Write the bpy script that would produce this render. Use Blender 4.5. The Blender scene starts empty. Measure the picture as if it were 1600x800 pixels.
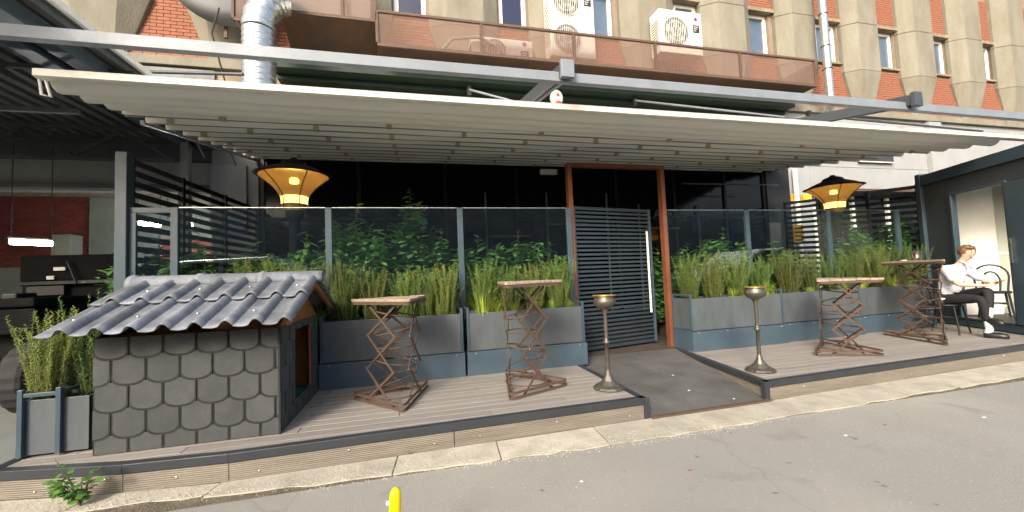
import bpy, bmesh, math, random
from mathutils import Vector, Matrix, Euler
random.seed(7)
PI = math.pi
sc = bpy.context.scene
C = sc.collection

# ---------------------------------------------------------------- camera, world, sun
F = 625.0
CAM = Vector((0.0, 0.0, 1.45))
def cam_rot():
    s, h0, vpx = -0.041, 433.0, 3340.0
    p1 = Vector((-800, 400-(h0+s*-800), -F)); p2 = Vector((800, 400-(h0+s*800), -F))
    up = p2.cross(p1).normalized()
    if up.y < 0: up = -up
    x = Vector((vpx-800, 400-(h0+s*(vpx-800)), -F)).normalized()
    y = up.cross(x)
    return Matrix((x, y, up))
R = cam_rot()
cd = bpy.data.cameras.new('camera'); cam = bpy.data.objects.new('camera', cd); C.objects.link(cam)
cd.sensor_width = 36; cd.lens = 36*F/1600; cd.clip_end = 500; cd.clip_start = 0.02
cam.matrix_world = Matrix.Translation(CAM) @ R.to_4x4()
sc.camera = cam
sc.render.resolution_x = 1024; sc.render.resolution_y = 512
w = bpy.data.worlds.new('World'); sc.world = w; w.use_nodes = True
SUN_EL, SUN_AZ = math.radians(30), math.radians(214)     # azimuth clockwise from +Y
nt = w.node_tree; sky = nt.nodes.new('ShaderNodeTexSky'); sky.sky_type = 'NISHITA'; sky.sun_disc = False
sky.sun_elevation = SUN_EL; sky.sun_rotation = SUN_AZ; sky.dust_density = 5.0; sky.air_density = 1.0; sky.ozone_density = .6
bg = nt.nodes['Background']; bg.inputs[1].default_value = 0.15; nt.links.new(sky.outputs[0], bg.inputs[0])
sl = bpy.data.lights.new('sun', 'SUN'); sl.energy = 1.5; sl.angle = math.radians(13); sl.color = (1, .985, .88)
so = bpy.data.objects.new('sun', sl); C.objects.link(so)
sd = Vector((math.sin(SUN_AZ)*math.cos(SUN_EL), math.cos(SUN_AZ)*math.cos(SUN_EL), math.sin(SUN_EL)))
so.rotation_euler = (-sd).to_track_quat('-Z', 'Y').to_euler(); so.location = (0, -5, 12)
sc.view_settings.view_transform = 'Standard'; sc.view_settings.look = 'None'
sc.view_settings.exposure = 1.25; sc.view_settings.gamma = 1

# unprojection of photo points to planes of the place
def ray(px, py): return R @ Vector((px-800, 400-py, -F))
def atY(px, py, c): r = ray(px, py); return CAM + r*((c-CAM.y)/r.y)
def atZ(px, py, c): r = ray(px, py); return CAM + r*((c-CAM.z)/r.z)

# ---------------------------------------------------------------- materials
def mat(name, col, rough=.6, metal=0, var=.18, scale=3.0, bump=.15, bscale=40, rnd=.0, col2=None, stretch=(1,1,1), fine=0.08, spec=.5, emit=None, trans=0, ior=1.45, alpha=1, coat=0):
    m = bpy.data.materials.new(name); m.use_nodes = True
    n = m.node_tree; b = n.nodes['Principled BSDF']; L = n.links.new
    b.inputs['Roughness'].default_value = rough; b.inputs['Metallic'].default_value = metal
    b.inputs['Specular IOR Level'].default_value = spec; b.inputs['IOR'].default_value = ior
    b.inputs['Transmission Weight'].default_value = trans; b.inputs['Alpha'].default_value = alpha
    b.inputs['Coat Weight'].default_value = coat
    if emit:
        b.inputs['Emission Color'].default_value = (*emit[0], 1); b.inputs['Emission Strength'].default_value = emit[1]
    geo = n.nodes.new('ShaderNodeNewGeometry'); mp = n.nodes.new('ShaderNodeMapping'); L(geo.outputs['Position'], mp.inputs[0])
    mp.inputs['Scale'].default_value = stretch
    n1 = n.nodes.new('ShaderNodeTexNoise'); n1.inputs['Scale'].default_value = scale; n1.inputs['Detail'].default_value = 6; n1.inputs['Roughness'].default_value = .65
    n2 = n.nodes.new('ShaderNodeTexNoise'); n2.inputs['Scale'].default_value = bscale; n2.inputs['Detail'].default_value = 4
    L(mp.outputs[0], n1.inputs[0]); L(mp.outputs[0], n2.inputs[0])
    c2 = col2 or tuple(c*.55 for c in col)
    mr = n.nodes.new('ShaderNodeMapRange'); L(n1.outputs[0], mr.inputs[0])
    mr.inputs[1].default_value = .35; mr.inputs[2].default_value = .7; mr.inputs[3].default_value = 0; mr.inputs[4].default_value = min(1, var*2.2)
    mx = n.nodes.new('ShaderNodeMix'); mx.data_type = 'RGBA'; mx.inputs[6].default_value = (*col, 1); mx.inputs[7].default_value = (*c2, 1); L(mr.outputs[0], mx.inputs[0])
    # fine value jitter + per object jitter
    hs = n.nodes.new('ShaderNodeHueSaturation'); L(mx.outputs[2], hs.inputs['Color'])
    oi = n.nodes.new('ShaderNodeObjectInfo')
    a = n.nodes.new('ShaderNodeMath'); a.operation = 'MULTIPLY_ADD'; L(oi.outputs['Random'], a.inputs[0]); a.inputs[1].default_value = rnd*2; a.inputs[2].default_value = 1-rnd-fine
    a2 = n.nodes.new('ShaderNodeMath'); a2.operation = 'MULTIPLY_ADD'; L(n2.outputs[0], a2.inputs[0]); a2.inputs[1].default_value = fine*2; L(a.outputs[0], a2.inputs[2])
    L(a2.outputs[0], hs.inputs['Value']); L(hs.outputs[0], b.inputs['Base Color'])
    if bump:
        bp = n.nodes.new('ShaderNodeBump'); bp.inputs['Strength'].default_value = bump; bp.inputs['Distance'].default_value = .02
        L(n2.outputs[0], bp.inputs['Height']); L(bp.outputs[0], b.inputs['Normal'])
    # roughness breakup
    r = n.nodes.new('ShaderNodeMath'); r.operation = 'MULTIPLY_ADD'; L(n1.outputs[0], r.inputs[0]); r.inputs[1].default_value = .25; r.inputs[2].default_value = max(0, rough-.12); r.use_clamp = True
    L(r.outputs[0], b.inputs['Roughness'])
    return m
def glassmat(name, tint=(1,1,1), base=.05, rough=0.0):
    m = bpy.data.materials.new(name); m.use_nodes = True; n = m.node_tree; L = n.links.new
    n.nodes.remove(n.nodes['Principled BSDF']); out = n.nodes['Material Output']
    t = n.nodes.new('ShaderNodeBsdfTransparent'); t.inputs[0].default_value = (*tint, 1)
    g = n.nodes.new('ShaderNodeBsdfGlossy'); g.inputs['Roughness'].default_value = rough; g.inputs[0].default_value = (.9, .95, .95, 1)
    fr = n.nodes.new('ShaderNodeFresnel'); fr.inputs[0].default_value = 1.5
    gb = n.nodes.new('ShaderNodeNewGeometry'); ib = n.nodes.new('ShaderNodeMath'); ib.operation = 'MULTIPLY_ADD'; ib.inputs[1].default_value = 1/1.5-1.5; ib.inputs[2].default_value = 1.5; L(gb.outputs['Backfacing'], ib.inputs[0]); L(ib.outputs[0], fr.inputs[0])
    nz = n.nodes.new('ShaderNodeTexNoise'); nz.inputs['Scale'].default_value = 1.2; geo = n.nodes.new('ShaderNodeNewGeometry'); L(geo.outputs['Position'], nz.inputs[0])
    bp = n.nodes.new('ShaderNodeBump'); bp.inputs['Strength'].default_value = .03; bp.inputs['Distance'].default_value = .02; L(nz.outputs[0], bp.inputs['Height']); L(bp.outputs[0], g.inputs['Normal'])
    a = n.nodes.new('ShaderNodeMath'); a.operation = 'ADD'; a.use_clamp = True; a.inputs[1].default_value = base; L(fr.outputs[0], a.inputs[0])
    mx = n.nodes.new('ShaderNodeMixShader'); L(a.outputs[0], mx.inputs[0]); L(t.outputs[0], mx.inputs[1]); L(g.outputs[0], mx.inputs[2]); L(mx.outputs[0], out.inputs[0])
    return m
def meshscreen(name, col, open_):
    m = bpy.data.materials.new(name); m.use_nodes = True; n = m.node_tree; L = n.links.new
    b = n.nodes['Principled BSDF']; b.inputs['Base Color'].default_value = (*col, 1); b.inputs['Roughness'].default_value = .8
    t = n.nodes.new('ShaderNodeBsdfTransparent'); mx = n.nodes.new('ShaderNodeMixShader'); mx.inputs[0].default_value = open_
    L(b.outputs[0], mx.inputs[1]); L(t.outputs[0], mx.inputs[2]); L(mx.outputs[0], n.nodes['Material Output'].inputs[0])
    return m
def leafmat(name, col, col2, rough=.35, tl=.35):
    m = bpy.data.materials.new(name); m.use_nodes = True; n = m.node_tree; L = n.links.new
    b = n.nodes['Principled BSDF']; b.inputs['Roughness'].default_value = rough
    geo = n.nodes.new('ShaderNodeNewGeometry'); nz = n.nodes.new('ShaderNodeTexNoise'); nz.inputs['Scale'].default_value = 9; nz.inputs['Detail'].default_value = 3; L(geo.outputs['Position'], nz.inputs[0])
    mr = n.nodes.new('ShaderNodeMapRange'); L(nz.outputs[0], mr.inputs[0]); mr.inputs[1].default_value = .35; mr.inputs[2].default_value = .65
    mx = n.nodes.new('ShaderNodeMix'); mx.data_type = 'RGBA'; mx.inputs[6].default_value = (*col, 1); mx.inputs[7].default_value = (*col2, 1); L(mr.outputs[0], mx.inputs[0])
    hs = n.nodes.new('ShaderNodeHueSaturation'); L(mx.outputs[2], hs.inputs['Color']); oi = n.nodes.new('ShaderNodeObjectInfo')
    a = n.nodes.new('ShaderNodeMath'); a.operation = 'MULTIPLY_ADD'; L(oi.outputs['Random'], a.inputs[0]); a.inputs[1].default_value = .6; a.inputs[2].default_value = .7; L(a.outputs[0], hs.inputs['Value'])
    L(hs.outputs[0], b.inputs['Base Color'])
    t = n.nodes.new('ShaderNodeBsdfTranslucent'); L(hs.outputs[0], t.inputs[0])
    ms = n.nodes.new('ShaderNodeMixShader'); ms.inputs[0].default_value = tl; L(b.outputs[0], ms.inputs[1]); L(t.outputs[0], ms.inputs[2]); L(ms.outputs[0], n.nodes['Material Output'].inputs[0])
    return m
M = {}
M['asphalt'] = mat('asphalt', (.27,.26,.235), .9, var=.35, scale=1.1, bump=.4, bscale=130, col2=(.27,.255,.22), fine=.22)
M['kerb'] = mat('kerb_stone', (.47,.43,.345), .85, var=.3, scale=4, bump=.5, bscale=50, col2=(.24,.21,.17), rnd=.1, fine=.15)
M['dirt'] = mat('dirt', (.16,.13,.09), .95, var=.4, scale=6, bump=.8, bscale=60, fine=.3)
M['soil'] = mat('soil', (.07,.045,.028), .95, var=.4, scale=15, bump=1, bscale=70, fine=.4)
M['deck'] = mat('deck_board', (.27,.245,.222), .6, var=.3, scale=3, bump=.25, bscale=45, stretch=(.35,5,1), rnd=.1, col2=(.2,.175,.155), fine=.14)
M['fascia'] = mat('fascia_board', (.27,.235,.19), .65, var=.3, scale=4, bump=.2, bscale=60, stretch=(.5,2,6), rnd=.05, fine=.12)
M['trim'] = mat('dark_trim', (.035,.039,.046), .42, var=.2, bump=.1)
M['navy'] = mat('navy_grey_paint', (.05,.078,.1), .38, var=.2, bump=.06)
M['panel'] = mat('grey_laminate_panel', (.095,.108,.116), .42, var=.4, scale=2.5, bump=.08, bscale=80, stretch=(2.5,2.5,.8), col2=(.062,.072,.08), fine=.1)
M['skirt'] = mat('blue_grey_sheet', (.048,.075,.098), .34, var=.3, scale=2.2, bump=.04, col2=(.075,.11,.135))
M['fin'] = mat('dark_slat_paint', (.028,.036,.046), .4, bump=.05)
M['slatnavy'] = mat('gate_slat_paint', (.032,.045,.058), .4, bump=.04)
M['rust'] = mat('rusty_steel', (.105,.06,.04), .7, var=.35, scale=14, bump=.3, bscale=90, col2=(.06,.042,.034), fine=.2)
M['corten'] = mat('corten_orange', (.18,.06,.024), .65, var=.4, scale=5, bump=.15, col2=(.12,.035,.018), fine=.12)
M['wood'] = mat('weathered_wood', (.38,.3,.22), .75, var=.4, scale=6, bump=.4, bscale=30, stretch=(1,9,1), rnd=.08, fine=.2, col2=(.22,.17,.125))
M['brass'] = mat('aged_brass', (.2,.18,.145), .42, metal=.75, var=.4, scale=20, bump=.1, col2=(.09,.085,.075))
M['brassrim'] = mat('worn_gold_brass', (.65,.45,.14), .35, metal=.8, var=.3, scale=20, bump=.1)
M['sand'] = mat('yellow_sand', (.6,.4,.1), .9, bump=.5, bscale=120)
M['fabric'] = mat('awning_fabric', (.78,.765,.71), .75, var=.25, scale=1.5, bump=.06, bscale=12, stretch=(.4,2,2), col2=(.62,.61,.55), fine=.05)
M['awnbar'] = mat('cream_aluminium', (.8,.77,.68), .45, var=.18, scale=8, bump=.05, col2=(.5,.45,.36))
M['clip'] = mat('tan_clip', (.45,.39,.28), .6, bump=.1)
M['beam'] = mat('grey_painted_steel', (.2,.225,.255), .45, var=.2, scale=3, bump=.06)
M['beamdk'] = mat('dark_grey_aluminium', (.055,.062,.072), .45, var=.2, bump=.05)
M['conc'] = mat('exposed_concrete', (.225,.21,.17), .88, var=.45, scale=1.3, bump=.35, bscale=22, col2=(.16,.145,.11), fine=.14, stretch=(1.6,1.6,.5))
M['concd'] = mat('stained_concrete', (.3,.25,.17), .9, var=.5, scale=2, bump=.35, bscale=22, col2=(.14,.115,.08), fine=.15, stretch=(2,2,.6))
M['brick'] = mat('orange_brick', (.33,.135,.08), .85, var=.35, scale=9, bump=.3, bscale=60, rnd=.25, col2=(.26,.1,.06), fine=.2)
M['mortar'] = mat('mortar', (.24,.19,.145), .95, bump=.3)
M['mbrick'] = mat('maroon_painted_brick', (.3,.075,.055), .6, var=.3, scale=3, bump=.2, rnd=.1)
M['mmortar'] = mat('maroon_mortar', (.12,.035,.028), .8)
M['white'] = mat('white_pvc', (.78,.77,.72), .4, var=.12, bump=.03)
M['acwhite'] = mat('ivory_enamel', (.74,.72,.64), .4, var=.15, bump=.03)
M['render'] = mat('white_wall_render', (.29,.3,.31), .85, var=.3, scale=1.5, bump=.12, bscale=40, col2=(.24,.245,.25))
M['greywall'] = mat('grey_wall_paint', (.2,.21,.2), .8, var=.2, scale=1.5, bump=.1)
M['palewall'] = mat('pale_green_wall', (.3,.34,.28), .8, var=.15, bump=.05)
M['kioskin'] = mat('kiosk_cream_wall', (.45,.47,.4), .7, var=.15, bump=.05)
M['green'] = mat('dark_green_sheet', (.003,.02,.013), .6, bump=.05)
M['soffit'] = mat('dark_rusted_sheet', (.055,.036,.026), .8, var=.5, scale=3, bump=.2, col2=(.1,.05,.02))
M['black'] = mat('black_painted', (.012,.012,.013), .5, bump=.03)
M['blackin'] = mat('black_interior', (.008,.008,.009), .8, bump=0)
M['floorin'] = mat('terrace_floor', (.07,.055,.045), .7, bump=.1)
M['roofsheet'] = mat('corrugated_sheet', (.11,.12,.12), .6, var=.3, bump=.08)
M['truss'] = mat('truss_steel', (.05,.05,.05), .6)
M['galv'] = mat('galvanised_metal', (.6,.62,.6), .28, metal=.85, var=.35, scale=7, bump=.08, bscale=20, col2=(.4,.42,.4))
M['steel'] = mat('brushed_steel', (.7,.68,.64), .28, metal=1, var=.1, bump=.03)
M['tile'] = mat('grey_roof_tile', (.21,.225,.255), .58, var=.45, scale=5, bump=.2, bscale=45, rnd=.14, col2=(.09,.098,.11), fine=.16)
M['shingle'] = mat('bitumen_shingle', (.052,.057,.058), .85, var=.35, scale=6, bump=.5, bscale=220, rnd=.12, col2=(.085,.085,.08), fine=.25)
M['felt'] = mat('bitumen_felt', (.026,.028,.029), .9, var=.3, scale=6, bump=.5, bscale=220, fine=.2)
M['ply'] = mat('plywood_orange', (.32,.13,.04), .6, var=.35, scale=5, bump=.1, stretch=(3,3,.5))
M['carpet'] = mat('green_carpet', (.01,.19,.1), .95, bump=.5, bscale=200)

M['rubber'] = mat('tyre_rubber', (.02,.02,.02), .8, bump=.2)
M['jeep'] = mat('matt_black_truck_paint', (.007,.007,.007), .8, var=.3, scale=4, bump=.1, spec=.15)
M['yellow'] = mat('yellow_paint', (.9,.62,.0), .3, var=.06, bump=.0, fine=.02)
M['signyel'] = mat('yellow_sign', (.75,.42,.03), .5, bump=0)
M['blackprint'] = mat('black_print', (.02,.02,.02), .6, bump=0)
M['redprint'] = mat('red_print', (.4,.06,.05), .6, bump=0)
M['blueprint'] = mat('blue_print', (.05,.06,.3), .5, bump=0)
M['signblk'] = mat('dark_sign_board', (.04,.045,.05), .4, bump=0)
M['letter'] = mat('grey_lettering', (.22,.21,.18), .5, bump=0)
M['darkglass'] = mat('dark_shop_glass', (.004,.004,.005), .06, var=.05, bump=0, fine=0, spec=.35)
M['winglass'] = mat('blue_window_glass', (.1,.14,.2), .05, var=.3, scale=1, bump=0, col2=(.03,.04,.06), fine=0, spec=.9)
M['winnavy'] = mat('navy_window_glass', (.012,.016,.05), .05, bump=0, fine=0, spec=.8)
M['glass'] = glassmat('clear_screen_glass', (.93,.97,.96), .045)
M['meshscr'] = meshscreen('rusty_mesh_screen', (.17,.1,.075), .56)
M['amber'] = mat('amber_glass', (.62,.42,.16), .12, var=.1, bump=0, trans=.75, emit=((1,.5,.12), .04), fine=0)
M['warm_glow'] = mat('glowing_element', (1,.8,.4), .5, emit=((1,.68,.22), 3.2), bump=0)
M['tube'] = mat('fluorescent_tube', (1,1,1), .5, emit=((1,.97,.95), 45), bump=0)
M['tubedim'] = mat('lit_ceiling_strip', (1,1,1), .5, emit=((1,.97,.9), .02), bump=0)
M['skin'] = mat('skin', (.62,.36,.26), .5, var=.1, bump=.02, fine=.03, col2=(.55,.28,.2))
M['hair'] = mat('brown_hair', (.2,.1,.045), .45, var=.4, scale=30, bump=.4, bscale=120, stretch=(1,1,1), col2=(.1,.05,.022))
M['shirt'] = mat('white_shirt', (.62,.6,.66), .8, var=.12, scale=7, bump=.25, bscale=14)
M['trouser'] = mat('black_trousers', (.012,.012,.014), .8, bump=.2, bscale=20)
M['sock'] = mat('white_sock', (.7,.72,.7), .9, bump=.4, bscale=80)
M['shoe'] = mat('black_shoe', (.015,.015,.017), .35, bump=.03)
M['phone'] = mat('phone_case', (.06,.05,.05), .3, bump=0)
M['tea'] = mat('dark_tea', (.22,.04,.008), .05, bump=0, trans=.35, fine=0)
M['clearg'] = glassmat('drinking_glass', (.93,.93,.93), .08)
M['vanpaint'] = mat('white_vehicle_paint', (.75,.75,.75), .25, bump=0, coat=.6)
M['laurel'] = leafmat('laurel_leaf', (.13,.3,.08), (.24,.46,.13), .25, .4)
M['laureld'] = leafmat('laurel_leaf_old', (.09,.2,.07), (.14,.3,.09), .35, .2)
M['needle'] = leafmat('rosemary_needle', (.36,.47,.13), (.2,.33,.08), .6, .45)
M['needleb'] = leafmat('rosemary_needle_green', (.27,.46,.12), (.17,.3,.08), .6, .45)
M['needled'] = leafmat('rosemary_needle_olive', (.45,.5,.15), (.26,.35,.1), .6, .45)
M['blade'] = leafmat('yellow_green_blade', (.38,.42,.06), (.2,.32,.05), .45, .4)
M['weed'] = leafmat('weed_leaf', (.12,.26,.05), (.07,.18,.04), .5, .35)
M['stem'] = mat('woody_stem', (.13,.12,.055), .8, bump=.1)
# ramp mat: fine grid of raised ribs
def gridmat(name, col, s):
    m = mat(name, col, .6, var=.35, scale=2.5, bump=0, col2=tuple(c*1.9 for c in col), fine=.1); n = m.node_tree; L = n.links.new
    geo = n.nodes.new('ShaderNodeNewGeometry'); sep = n.nodes.new('ShaderNodeSeparateXYZ'); L(geo.outputs['Position'], sep.inputs[0]); hs = []
    for ax in (0, 1):
        a = n.nodes.new('ShaderNodeMath'); a.operation = 'MULTIPLY'; a.inputs[1].default_value = s; L(sep.outputs[ax], a.inputs[0])
        f = n.nodes.new('ShaderNodeMath'); f.operation = 'PINGPONG'; f.inputs[1].default_value = .5; L(a.outputs[0], f.inputs[0])
        g = n.nodes.new('ShaderNodeMath'); g.operation = 'GREATER_THAN'; g.inputs[1].default_value = .18; L(f.outputs[0], g.inputs[0]); hs.append(g)
    mu = n.nodes.new('ShaderNodeMath'); mu.operation = 'MULTIPLY'; L(hs[0].outputs[0], mu.inputs[0]); L(hs[1].outputs[0], mu.inputs[1])
    bp = n.nodes.new('ShaderNodeBump'); bp.inputs['Strength'].default_value = 1; bp.inputs['Distance'].default_value = .006; L(mu.outputs[0], bp.inputs['Height']); L(bp.outputs[0], n.nodes['Principled BSDF'].inputs['Normal'])
    return m
M['mat'] = gridmat('ribbed_rubber_mat', (.075,.074,.07), 26)

def wear(m):
    n = m.node_tree; L = n.links.new; b = n.nodes['Principled BSDF']; src = b.inputs['Base Color'].links[0].from_socket
    geo = n.nodes.new('ShaderNodeNewGeometry')
    def noise(sc_, det, dist=0):
        z = n.nodes.new('ShaderNodeTexNoise'); z.inputs['Scale'].default_value = sc_; z.inputs['Detail'].default_value = det; z.inputs['Distortion'].default_value = dist; L(geo.outputs['Position'], z.inputs[0]); return z
    def layer(src, fac, lo, hi, col, amt):
        r = n.nodes.new('ShaderNodeMapRange'); L(fac, r.inputs[0]); r.inputs[1].default_value = lo; r.inputs[2].default_value = hi; r.inputs[4].default_value = amt
        x = n.nodes.new('ShaderNodeMix'); x.data_type = 'RGBA'; L(r.outputs[0], x.inputs[0]); L(src, x.inputs[6]); x.inputs[7].default_value = (*col, 1); return x.outputs[2]
    src = layer(src, noise(.45, 3).outputs[0], .45, .7, (.34,.325,.275), .75)
    src = layer(src, noise(2.3, 5, .6).outputs[0], .6, .72, (.2,.19,.17), .55)
    src = layer(src, noise(7, 2).outputs[0], .71, .74, (.1,.095,.09), .7)
    src = layer(src, noise(38, 2).outputs[0], .66, .74, (.5,.48,.42), .6)
    v = n.nodes.new('ShaderNodeTexVoronoi'); v.feature = 'DISTANCE_TO_EDGE'; v.inputs['Scale'].default_value = .55
    mp = n.nodes.new('ShaderNodeMix'); mp.data_type = 'VECTOR'; mp.inputs[0].default_value = .22; L(geo.outputs['Position'], mp.inputs[4]); L(noise(3, 5).outputs[1], mp.inputs[5]); L(mp.outputs[1], v.inputs[0])
    src = layer(src, v.outputs[0], .006, .0, (.15,.14,.13), .3)
    L(src, b.inputs['Base Color'])
wear(M['asphalt'])
# ---------------------------------------------------------------- mesh helpers
def tag(o, label=None, cat=None, group=None, kind=None):
    if label: o['label'] = label
    if cat: o['category'] = cat
    if group: o['group'] = group
    if kind: o['kind'] = kind
    return o
def empty(name, loc, label, cat, group=None, rz=0):
    o = bpy.data.objects.new(name, None); C.objects.link(o); o.location = loc; o.rotation_euler = (0, 0, rz); o.empty_display_size = .1
    return tag(o, label, cat, group)
def rootoff(p):
    v = Vector((0, 0, 0))
    while p is not None: v += Vector(p.location); p = p.parent
    return v
class MB:
    def __init__(s): s.v = []; s.f = []; s.sm = []
    def add(s, vs, fs, smooth=False):
        k = len(s.v); s.v += [tuple(v) for v in vs]; s.f += [tuple(i+k for i in f) for f in fs]; s.sm += [smooth]*len(fs); return s
    def box(s, x0, x1, y0, y1, z0, z1):
        vs = [(x, y, z) for z in (z0, z1) for y in (y0, y1) for x in (x0, x1)]
        return s.add(vs, [(0,2,3,1), (4,5,7,6), (0,1,5,4), (2,6,7,3), (0,4,6,2), (1,3,7,5)])
    def bar(s, a, b, w, h, up=(0,0,1)):
        a = Vector(a); b = Vector(b); d = (b-a).normalized(); up = Vector(up)
        if abs(d.dot(up)) > .98: up = Vector((0,1,0)) if abs(d.y) < .9 else Vector((1,0,0))
        x = d.cross(up).normalized()*w/2; y = x.cross(d).normalized()*h/2
        vs = [p+sx*x+sy*y for p in (a, b) for sx, sy in ((-1,-1),(1,-1),(1,1),(-1,1))]
        return s.add(vs, [(0,1,2,3), (7,6,5,4), (0,4,5,1), (1,5,6,2), (2,6,7,3), (3,7,4,0)])
    def tube(s, pts, r, n=8, closed=False, cap=True):
        pts = [Vector(p) for p in pts]; N = len(pts); rs = r if isinstance(r, (list, tuple)) else [r]*N
        rings = []; prev = None
        for i, p in enumerate(pts):
            if closed: d = (pts[(i+1) % N]-pts[i-1])
            else: d = pts[min(i+1, N-1)]-pts[max(i-1, 0)]
            d = d.normalized() if d.length > 1e-9 else Vector((0,0,1))
            if prev is None:
                u = Vector((0,0,1)) if abs(d.z) < .9 else Vector((1,0,0)); x = d.cross(u).normalized()
            else: x = (prev - d*prev.dot(d)); x = x.normalized() if x.length > 1e-6 else d.orthogonal().normalized()
            prev = x; y = d.cross(x)
            rings.append([p+(x*math.cos(2*PI*k/n)+y*math.sin(2*PI*k/n))*rs[i] for k in range(n)])
        vs = [v for rg in rings for v in rg]; fs = []
        for i in range(N if closed else N-1):
            j = (i+1) % N
            for k in range(n): fs.append((i*n+k, i*n+(k+1) % n, j*n+(k+1) % n, j*n+k))
        s.add(vs, fs, True)
        if cap and not closed: s.add(rings[0][::-1], [tuple(range(n))]); s.add(rings[-1], [tuple(range(n))])
        return s
    def lathe(s, prof, c=(0,0,0), n=24, smooth=True, flute=0):
        vs = []; 
        for (r, z) in prof:
            for k in range(n): 
                rr = r*(1+flute*(1 if k % 2 else -1)); vs.append((c[0]+rr*math.cos(2*PI*k/n), c[1]+rr*math.sin(2*PI*k/n), c[2]+z))
        fs = [(i*n+k, i*n+(k+1) % n, (i+1)*n+(k+1) % n, (i+1)*n+k) for i in range(len(prof)-1) for k in range(n)]
        s.add(vs, fs, smooth); m = len(prof)-1
        if prof[0][0] > 1e-4: s.add(vs[:n][::-1], [tuple(range(n))])
        if prof[m][0] > 1e-4: s.add(vs[m*n:], [tuple(range(n))])
        return s
    def prism(s, poly, z0, z1):
        n = len(poly); a = sum(poly[i][0]*poly[(i+1)%n][1]-poly[(i+1)%n][0]*poly[i][1] for i in range(n))
        if a < 0: poly = poly[::-1]
        f0 = z0 if callable(z0) else (lambda x, y: z0); f1 = z1 if callable(z1) else (lambda x, y: z1)
        vs = [(p[0], p[1], f0(*p[:2])) for p in poly]+[(p[0], p[1], f1(*p[:2])) for p in poly]
        return s.add(vs, [tuple(range(n))[::-1], tuple(range(n, 2*n))]+[(i, (i+1)%n, n+(i+1)%n, n+i) for i in range(n)])
    def extrude(s, prof, a, b, smooth=False, cap=True):   # closed profile of (y,z) swept along x from a to b
        n = len(prof); vs = [(x, y, z) for x in (a, b) for y, z in prof]
        fs = [(i, n+i, n+(i+1)%n, (i+1)%n) for i in range(n)]; s.add(vs, fs, smooth)
        if cap: s.add(vs[:n], [tuple(range(n))]); s.add(vs[n:], [tuple(range(n))[::-1]])
        return s
    def mesh(s, name, off=Vector((0,0,0))):
        me = bpy.data.meshes.new(name); me.from_pydata([(v[0]-off[0], v[1]-off[1], v[2]-off[2]) for v in s.v], [], s.f)
        me.polygons.foreach_set('use_smooth', s.sm); me.update(); return me
    def build(s, name, m, parent=None, bevel=0, local=False, label=None, kind=None, fix=False):
        off = Vector((0,0,0)) if local else rootoff(parent)
        me = s.mesh(name, off)
        if fix or bevel:
            bm = bmesh.new(); bm.from_mesh(me)
            if fix: bmesh.ops.recalc_face_normals(bm, faces=bm.faces)
            bm.to_mesh(me); bm.free()
        me.materials.append(m); o = bpy.data.objects.new(name, me); C.objects.link(o)
        if parent is not None: o.parent = parent
        if bevel:
            b = o.modifiers.new('bevel', 'BEVEL'); b.width = bevel; b.segments = 2; b.limit_method = 'ANGLE'; b.angle_limit = .7
        if label: o['label'] = label
        if kind: o['kind'] = kind
        return o
def own(o, label, cat, group=None): return tag(o, label, cat, group)
def struct(mb, name, m, bevel=0): o = mb.build(name, m, None, bevel); o['kind'] = 'structure'; return o
def inst(name, me, parent, loc, scale=(1,1,1), rot=(0,0,0)):
    o = bpy.data.objects.new(name, me); C.objects.link(o); o.parent = parent
    o.location = Vector(loc)-rootoff(parent); o.scale = scale; o.rotation_euler = rot; return o
def clip(poly, a, b):      # keep the side left of a->b
    out = []; n = len(poly)
    f = lambda p: (b[0]-a[0])*(p[1]-a[1])-(b[1]-a[1])*(p[0]-a[0])
    for i in range(n):
        p, q = poly[i], poly[(i+1)%n]; fp, fq = f(p), f(q)
        if fp >= 0: out.append(p)
        if fp*fq < 0: t = fp/(fp-fq); out.append((p[0]+(q[0]-p[0])*t, p[1]+(q[1]-p[1])*t))
    return out
def text_obj(name, txt, size, loc, rot, m, parent=None, ext=.003):
    cu = bpy.data.curves.new(name, 'FONT'); cu.body = txt; cu.size = size; cu.extrude = ext; cu.align_x = 'CENTER'; cu.align_y = 'CENTER'
    t = bpy.data.objects.new(name, cu); C.objects.link(t)
    dg = bpy.context.evaluated_depsgraph_get(); me = bpy.data.meshes.new_from_object(t.evaluated_get(dg)); C.objects.unlink(t); bpy.data.objects.remove(t)
    me.materials.clear(); me.materials.append(m); o = bpy.data.objects.new(name, me); C.objects.link(o)
    if parent is not None: o.parent = parent
    o.location = Vector(loc)-rootoff(parent); o.rotation_euler = rot; return o

D = 0.2   # deck height
# ---------------------------------------------------------------- ground
struct(MB().box(-40, 60, -40, 30, -.3, -.012), 'ground', M['dirt'])
FR = [(-3.3,3.83),(-2.1,3.58),(-1.4,3.525),(.3,3.57),(2.2,3.61),(3.65,3.63),(8.26,3.8),(14,4.02)]   # deck front line
KO = [(-3.3,3.46),(-1.94,3.37),(-.7,3.24),(1.84,3.15),(4.0,3.2),(7.0,3.28),(14,3.5)]               # kerb outer line
def lin(pl, x):
    for i in range(len(pl)-1):
        if x <= pl[i+1][0] or i == len(pl)-2:
            (x0,y0),(x1,y1) = pl[i], pl[i+1]; return y0+(y1-y0)*(x-x0)/(x1-x0)
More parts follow.
